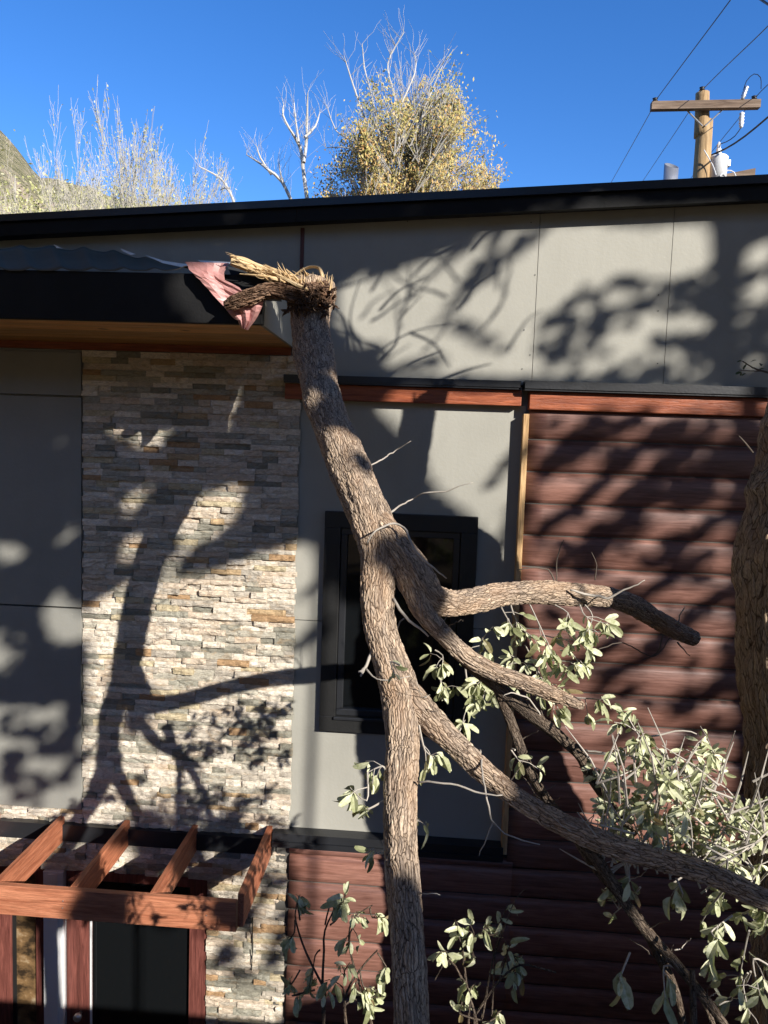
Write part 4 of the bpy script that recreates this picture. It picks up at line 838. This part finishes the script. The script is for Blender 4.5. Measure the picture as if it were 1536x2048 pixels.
# open corridors that the sun takes to the leaning trunk and the leaves in front of the wall
def SHp(px,py,d):
    p=P(px,py,d); return Q(Vector((p.x-SX*d,0,p.z-SZ*d)))
COR=[]
for i,q in enumerate(trunk[:-1]):
    lit= 1 if (q[1]<640 or q[1]>=880 and q[1]<1780) else (.5 if q[1]<790 else .25)
    COR.append((*SHp(*q[:3]),44 if lit==1 else 22,lit))
for L_,rr in ((B1[:11],44),(B2,34),(B3[:8],44),(B3[11:],48)):
    for a,c in zip(L_,L_[1:]):
        for t in (0,.5): COR.append((*SHp(*[a[k]*(1-t)+c[k]*t for k in range(3)]),rr,1))
for (px,py) in pts_: COR.append((*SHp(px,py,2.5),60,1))
for (px,py,d) in ((480,530,1.05),(520,545,1.0),(560,560,1.),(600,560,1),(640,560,.95),(440,580,1.1),(500,610,1.1),(410,550,1.1),(690,800,2.5),(720,1820,2.5),(600,1800,2.5),(700,1860,2.5),(760,1850,2.5),(690,1560,2.6),(730,1620,2.6),(920,1870,2.5),(1000,1860,2.5),(1030,1910,2.5),(1060,1950,2.5),(700,1950,2.5),(735,1990,2.5),(1450,1850,2.7),(1500,1950,2.7),(1080,1280,1.9),(1020,1255,1.9),(1150,1330,1.9),(1180,1400,1.95),(960,1280,1.9),(960,1390,1.95),(885,1340,2.)):
    COR.append((*SHp(px,py,d),46,1))
DRK=[(*SHp(px,py,2.8),26) for px,py in ((1240,1965),(1290,1985),(1340,1990),(1300,2030),(1230,1790))]+[(*SHp(px,py,d),r_) for px,py,d,r_ in ((1265,1212,1.37,26),(1310,1236,1.28,26),(1355,1262,1.22,26),(1385,1275,1.18,24),(620,665,1.02,16),(640,740,1.3,20),(632,790,1.5,18),(665,810,1.55,22),(655,850,1.68,24),(690,865,1.72,14),(800,1870,2.89,26),(815,1930,2.93,34),(820,1990,2.97,36),(825,2050,3.,36),(790,1800,2.83,14),(700,935,1.9,10),(770,1120,2.2,16),(825,1190,2.2,22),(850,1240,2.26,18))]+[(*SHp(px,py,d),24) for (px,py,d,_) in [(a_[0]*(1-t)+c_[0]*t,a_[1]*(1-t)+c_[1]*t,a_[2]*(1-t)+c_[2]*t,0) for a_,c_ in zip(B3[7:11],B3[8:12]) for t in (0,.33,.66)]]+[(*SHp(px,py,.8),40) for px,py in ((-40,515),(60,515),(160,515),(260,515),(340,525))]
STREAK=[((1180,845),(1075,930),14),((1330,850),(1060,1080),9),((1400,870),(1230,1010),16),((1500,880),(1350,1000),18),((1460,1020),(1300,1130),14),((1230,1040),(1080,1150),12),((1400,1110),(1260,1200),12),((1320,960),(1190,1060),8),((1440,1180),(1250,1330),14),((1250,1250),(1120,1350),9),((1450,1350),(1330,1430),14),((1300,880),(1180,960),7),((1110,440),(925,575),9),((1050,470),(880,640),6),((1000,455),(960,540),6),((1240,850),(1060,965),10),((1450,905),(1290,1010),9),((1290,1010),(1130,1150),10),((1180,870),(1060,950),6),((960,470),(850,560),5),((900,640),(1000,700),6),((1040,900),(985,960),8),((1040,1010),(1000,1090),8),((1380,560),(1250,620),7),((870,720),(700,760),5),((600,1200),(680,1140),8),((590,1300),(650,1250),9)]
def dens(px,py):
    d=1.
    for v_,pl in LIT:
        if inpoly(px,py,pl): d=min(d,v_)
    if d<1:
        for v_,pl in MOT:
            if inpoly(px,py,pl):
                n_=noise.noise(Vector((px*.022+py*.014,py*.030-px*.006,7)))+.7*noise.noise(Vector((px*.055+py*.03,py*.06,2)))
                if n_>.30-v_*.62: d=max(d,min(.9,.25+v_*.9+n_*.4))
    for x_,y_,r_,l_ in COR:
        if (px-x_)**2+(py-y_)**2<r_*r_: d=min(d,1-l_)
    for x_,y_,r_ in DRK:
        if (px-x_)**2+(py-y_)**2<r_*r_*1.7: d=1
    if d<.6:
        for a,c,w_ in STREAK:
            ax_,ay=c[0]-a[0],c[1]-a[1]; t=max(0,min(1,((px-a[0])*ax_+(py-a[1])*ay)/(ax_*ax_+ay*ay))); 
            if (px-a[0]-t*ax_)**2+(py-a[1]-t*ay)**2<w_*w_: d=max(d,.38 if py<760 else .42)
    return d
R=random.Random(77); TREES=[('left',MB()),('mid',MB()),('right',MB())]
S=Vector((SX,-1,SZ)); sn=S.normalized()
A1=sn.orthogonal().normalized(); A2=sn.cross(A1)
NL=120000
x0,x1,y0,y1=-650,1700,335,2150
for k in range(NL):
    px=R.uniform(x0,x1); py=R.uniform(y0,y1)
    if R.random()>dens(px,py): continue
    d=R.uniform(6.3,9.3)
    p=P(px,py,0)+S*d
    a=(A1*R.gauss(0,1)+A2*R.gauss(0,1)).normalized(); c=(sn.cross(a)+sn*R.gauss(0,.5)).normalized(); s_=R.uniform(.026,.05)
    TREES[0 if px<300 else (1 if px<950 else 2)][1].add([p-a*s_*1.2,p-a*s_*.3+c*s_*.7,p+a*s_*.7+c*s_*.6,p+a*s_*1.3,p+a*s_*.7-c*s_*.6,p-a*s_*.3-c*s_*.7],[(0,1,2,3,4,5)],r=R.random())
def wp(px,py,d): return P(px,py,0)+S*d
specs=[('left',[(-420,2300),(-430,1700),(-440,1200),(-400,800),(-300,500)],7.2,.22,[((-430,1300),(0,1380)),((-420,1000),(150,900)),((-380,750),(300,1000)),((-300,560),(200,700))],'leafy evergreen oak behind the camera shading the left of the wall'),
('mid',[(560,2900),(640,2400),(560,2050),(600,1950),(640,1040),(640,800),(600,600)],7.0,.03,[((620,1040),(400,930)),((640,800),(800,900)),((640,700),(420,760)),((600,600),(720,500))],'leafy evergreen oak behind the camera shading the middle of the wall'),
('right',[(1470,2300),(1470,1500),(1460,1000),(1450,600),(1440,430),(1420,340)],7.6,.085,[((1452,640),(1300,560)),((1450,900),(1290,1000)),((1440,430),(700,450)),((1290,1000),(1120,1170)),((1456,760),(1560,600))],'leafy evergreen oak behind the camera shading the right of the wall')]
for (nm,tr_,d,r,lb,lab),(_,mb) in zip(specs,TREES):
    c=[(*wp(px,py,d),r*(1-.5*i/len(tr_))) for i,(px,py) in enumerate(tr_)]
    zb0_=3.0; base=Vector(c[0][:3]); e=empty('evergreen_tree',(base.x,base.y,3.0),label=lab,cat='tree')
    T=MB(); pts,rad=smooth_path([(base.x,base.y,3.0,r*1.2)]+[q for q in c if q[2]>3.05],.1); T.tube(pts,rad,12,.1); 
    for a,q in lb:
        A=wp(*a,d);B=wp(*q,d-.3); T.tube([A,A.lerp(B,.5)+Vector((0,.1,.05)),B],[r*.5 if nm!='mid' else .03,.025,.012],7,.1)
    T.build('trunk',MT['grey_bark'],e,True); mb.build('crown',MT['leaf_dark'],e)

def blocker_tree(name,base,box,nl,sz,label,f=None,seed=1,lm='leaf_dark'):
    R=random.Random(seed); e=empty(name,base,label=label,cat='tree'); T=MB(); top=((box[0]+box[1])/2,(box[2]+box[3])/2,(box[4]+box[5])/2)
    if f: top=(-5,-8,f(Vector((-5,-8,0))))
    pts,rad=smooth_path([(*base,.35),((base[0]*.7+top[0]*.3),(base[1]*.7+top[1]*.3),base[2]*.5+top[2]*.5,.28),(*top,.15)],.5); T.tube(pts,rad,12,.1)
    for k in range(9):
        q=Vector((R.uniform(*box[0:2]),R.uniform(*box[2:4]),R.uniform(*box[4:6]))); 
        if f: q.z=f(q)
        T.tube([Vector(top),Vector(top).lerp(q,.5)+Vector((0,0,.4)),q],[.12,.07,.02],7)
    T.build('trunk',MT['grey_bark'],e,True); L=MB()
    for k in range(nl):
        p=Vector((R.uniform(*box[0:2]),R.uniform(*box[2:4]),R.uniform(*box[4:6])))
        if f: p.z=f(p)+R.gauss(0,.35)
        if noise.noise(p*.45)+.3*noise.noise(p*1.5)<(-.6 if f else -.22): continue
        a=Vector((R.gauss(0,1),R.gauss(0,1),R.gauss(0,1))).normalized(); c=a.orthogonal().normalized(); s_=sz*R.uniform(.6,1.4)
        L.add([p-a*s_,p+c*s_*.6,p+a*s_,p-c*s_*.6],[(0,1,2,3)],r=R.random())
    L.build('crown',MT[lm],e)
blocker_tree('evergreen_tree',(-6,-9.5,3.),(-12,12,-16,-1.3,0,0),110000,.15,'added unseen leaf canopy blocking sky light high over the camera',lambda p:8.9-.6*p.y+.05*abs(p.x),4)  # leaf slab added out of view to cut sky fill on the wall
blocker_tree('sycamore_tree',(-8,-4,-.5),(-9,-6.5,-13,.5,-.5,14),24000,.2,'added unseen golden leaf screen left of the yard, blocks sky and bounces warm light',None,5,'leaf_gold')  # added out of view: blocks sky at left, gold leaves give warm bounce
blocker_tree('evergreen_tree',(10,-2,-.5),(9,10.5,-6,.5,-.5,8.5),7000,.2,'added unseen evergreen leaf screen blocking sky light right of the yard',None,6)  # added out of view to cut sky fill from the right
print('done')
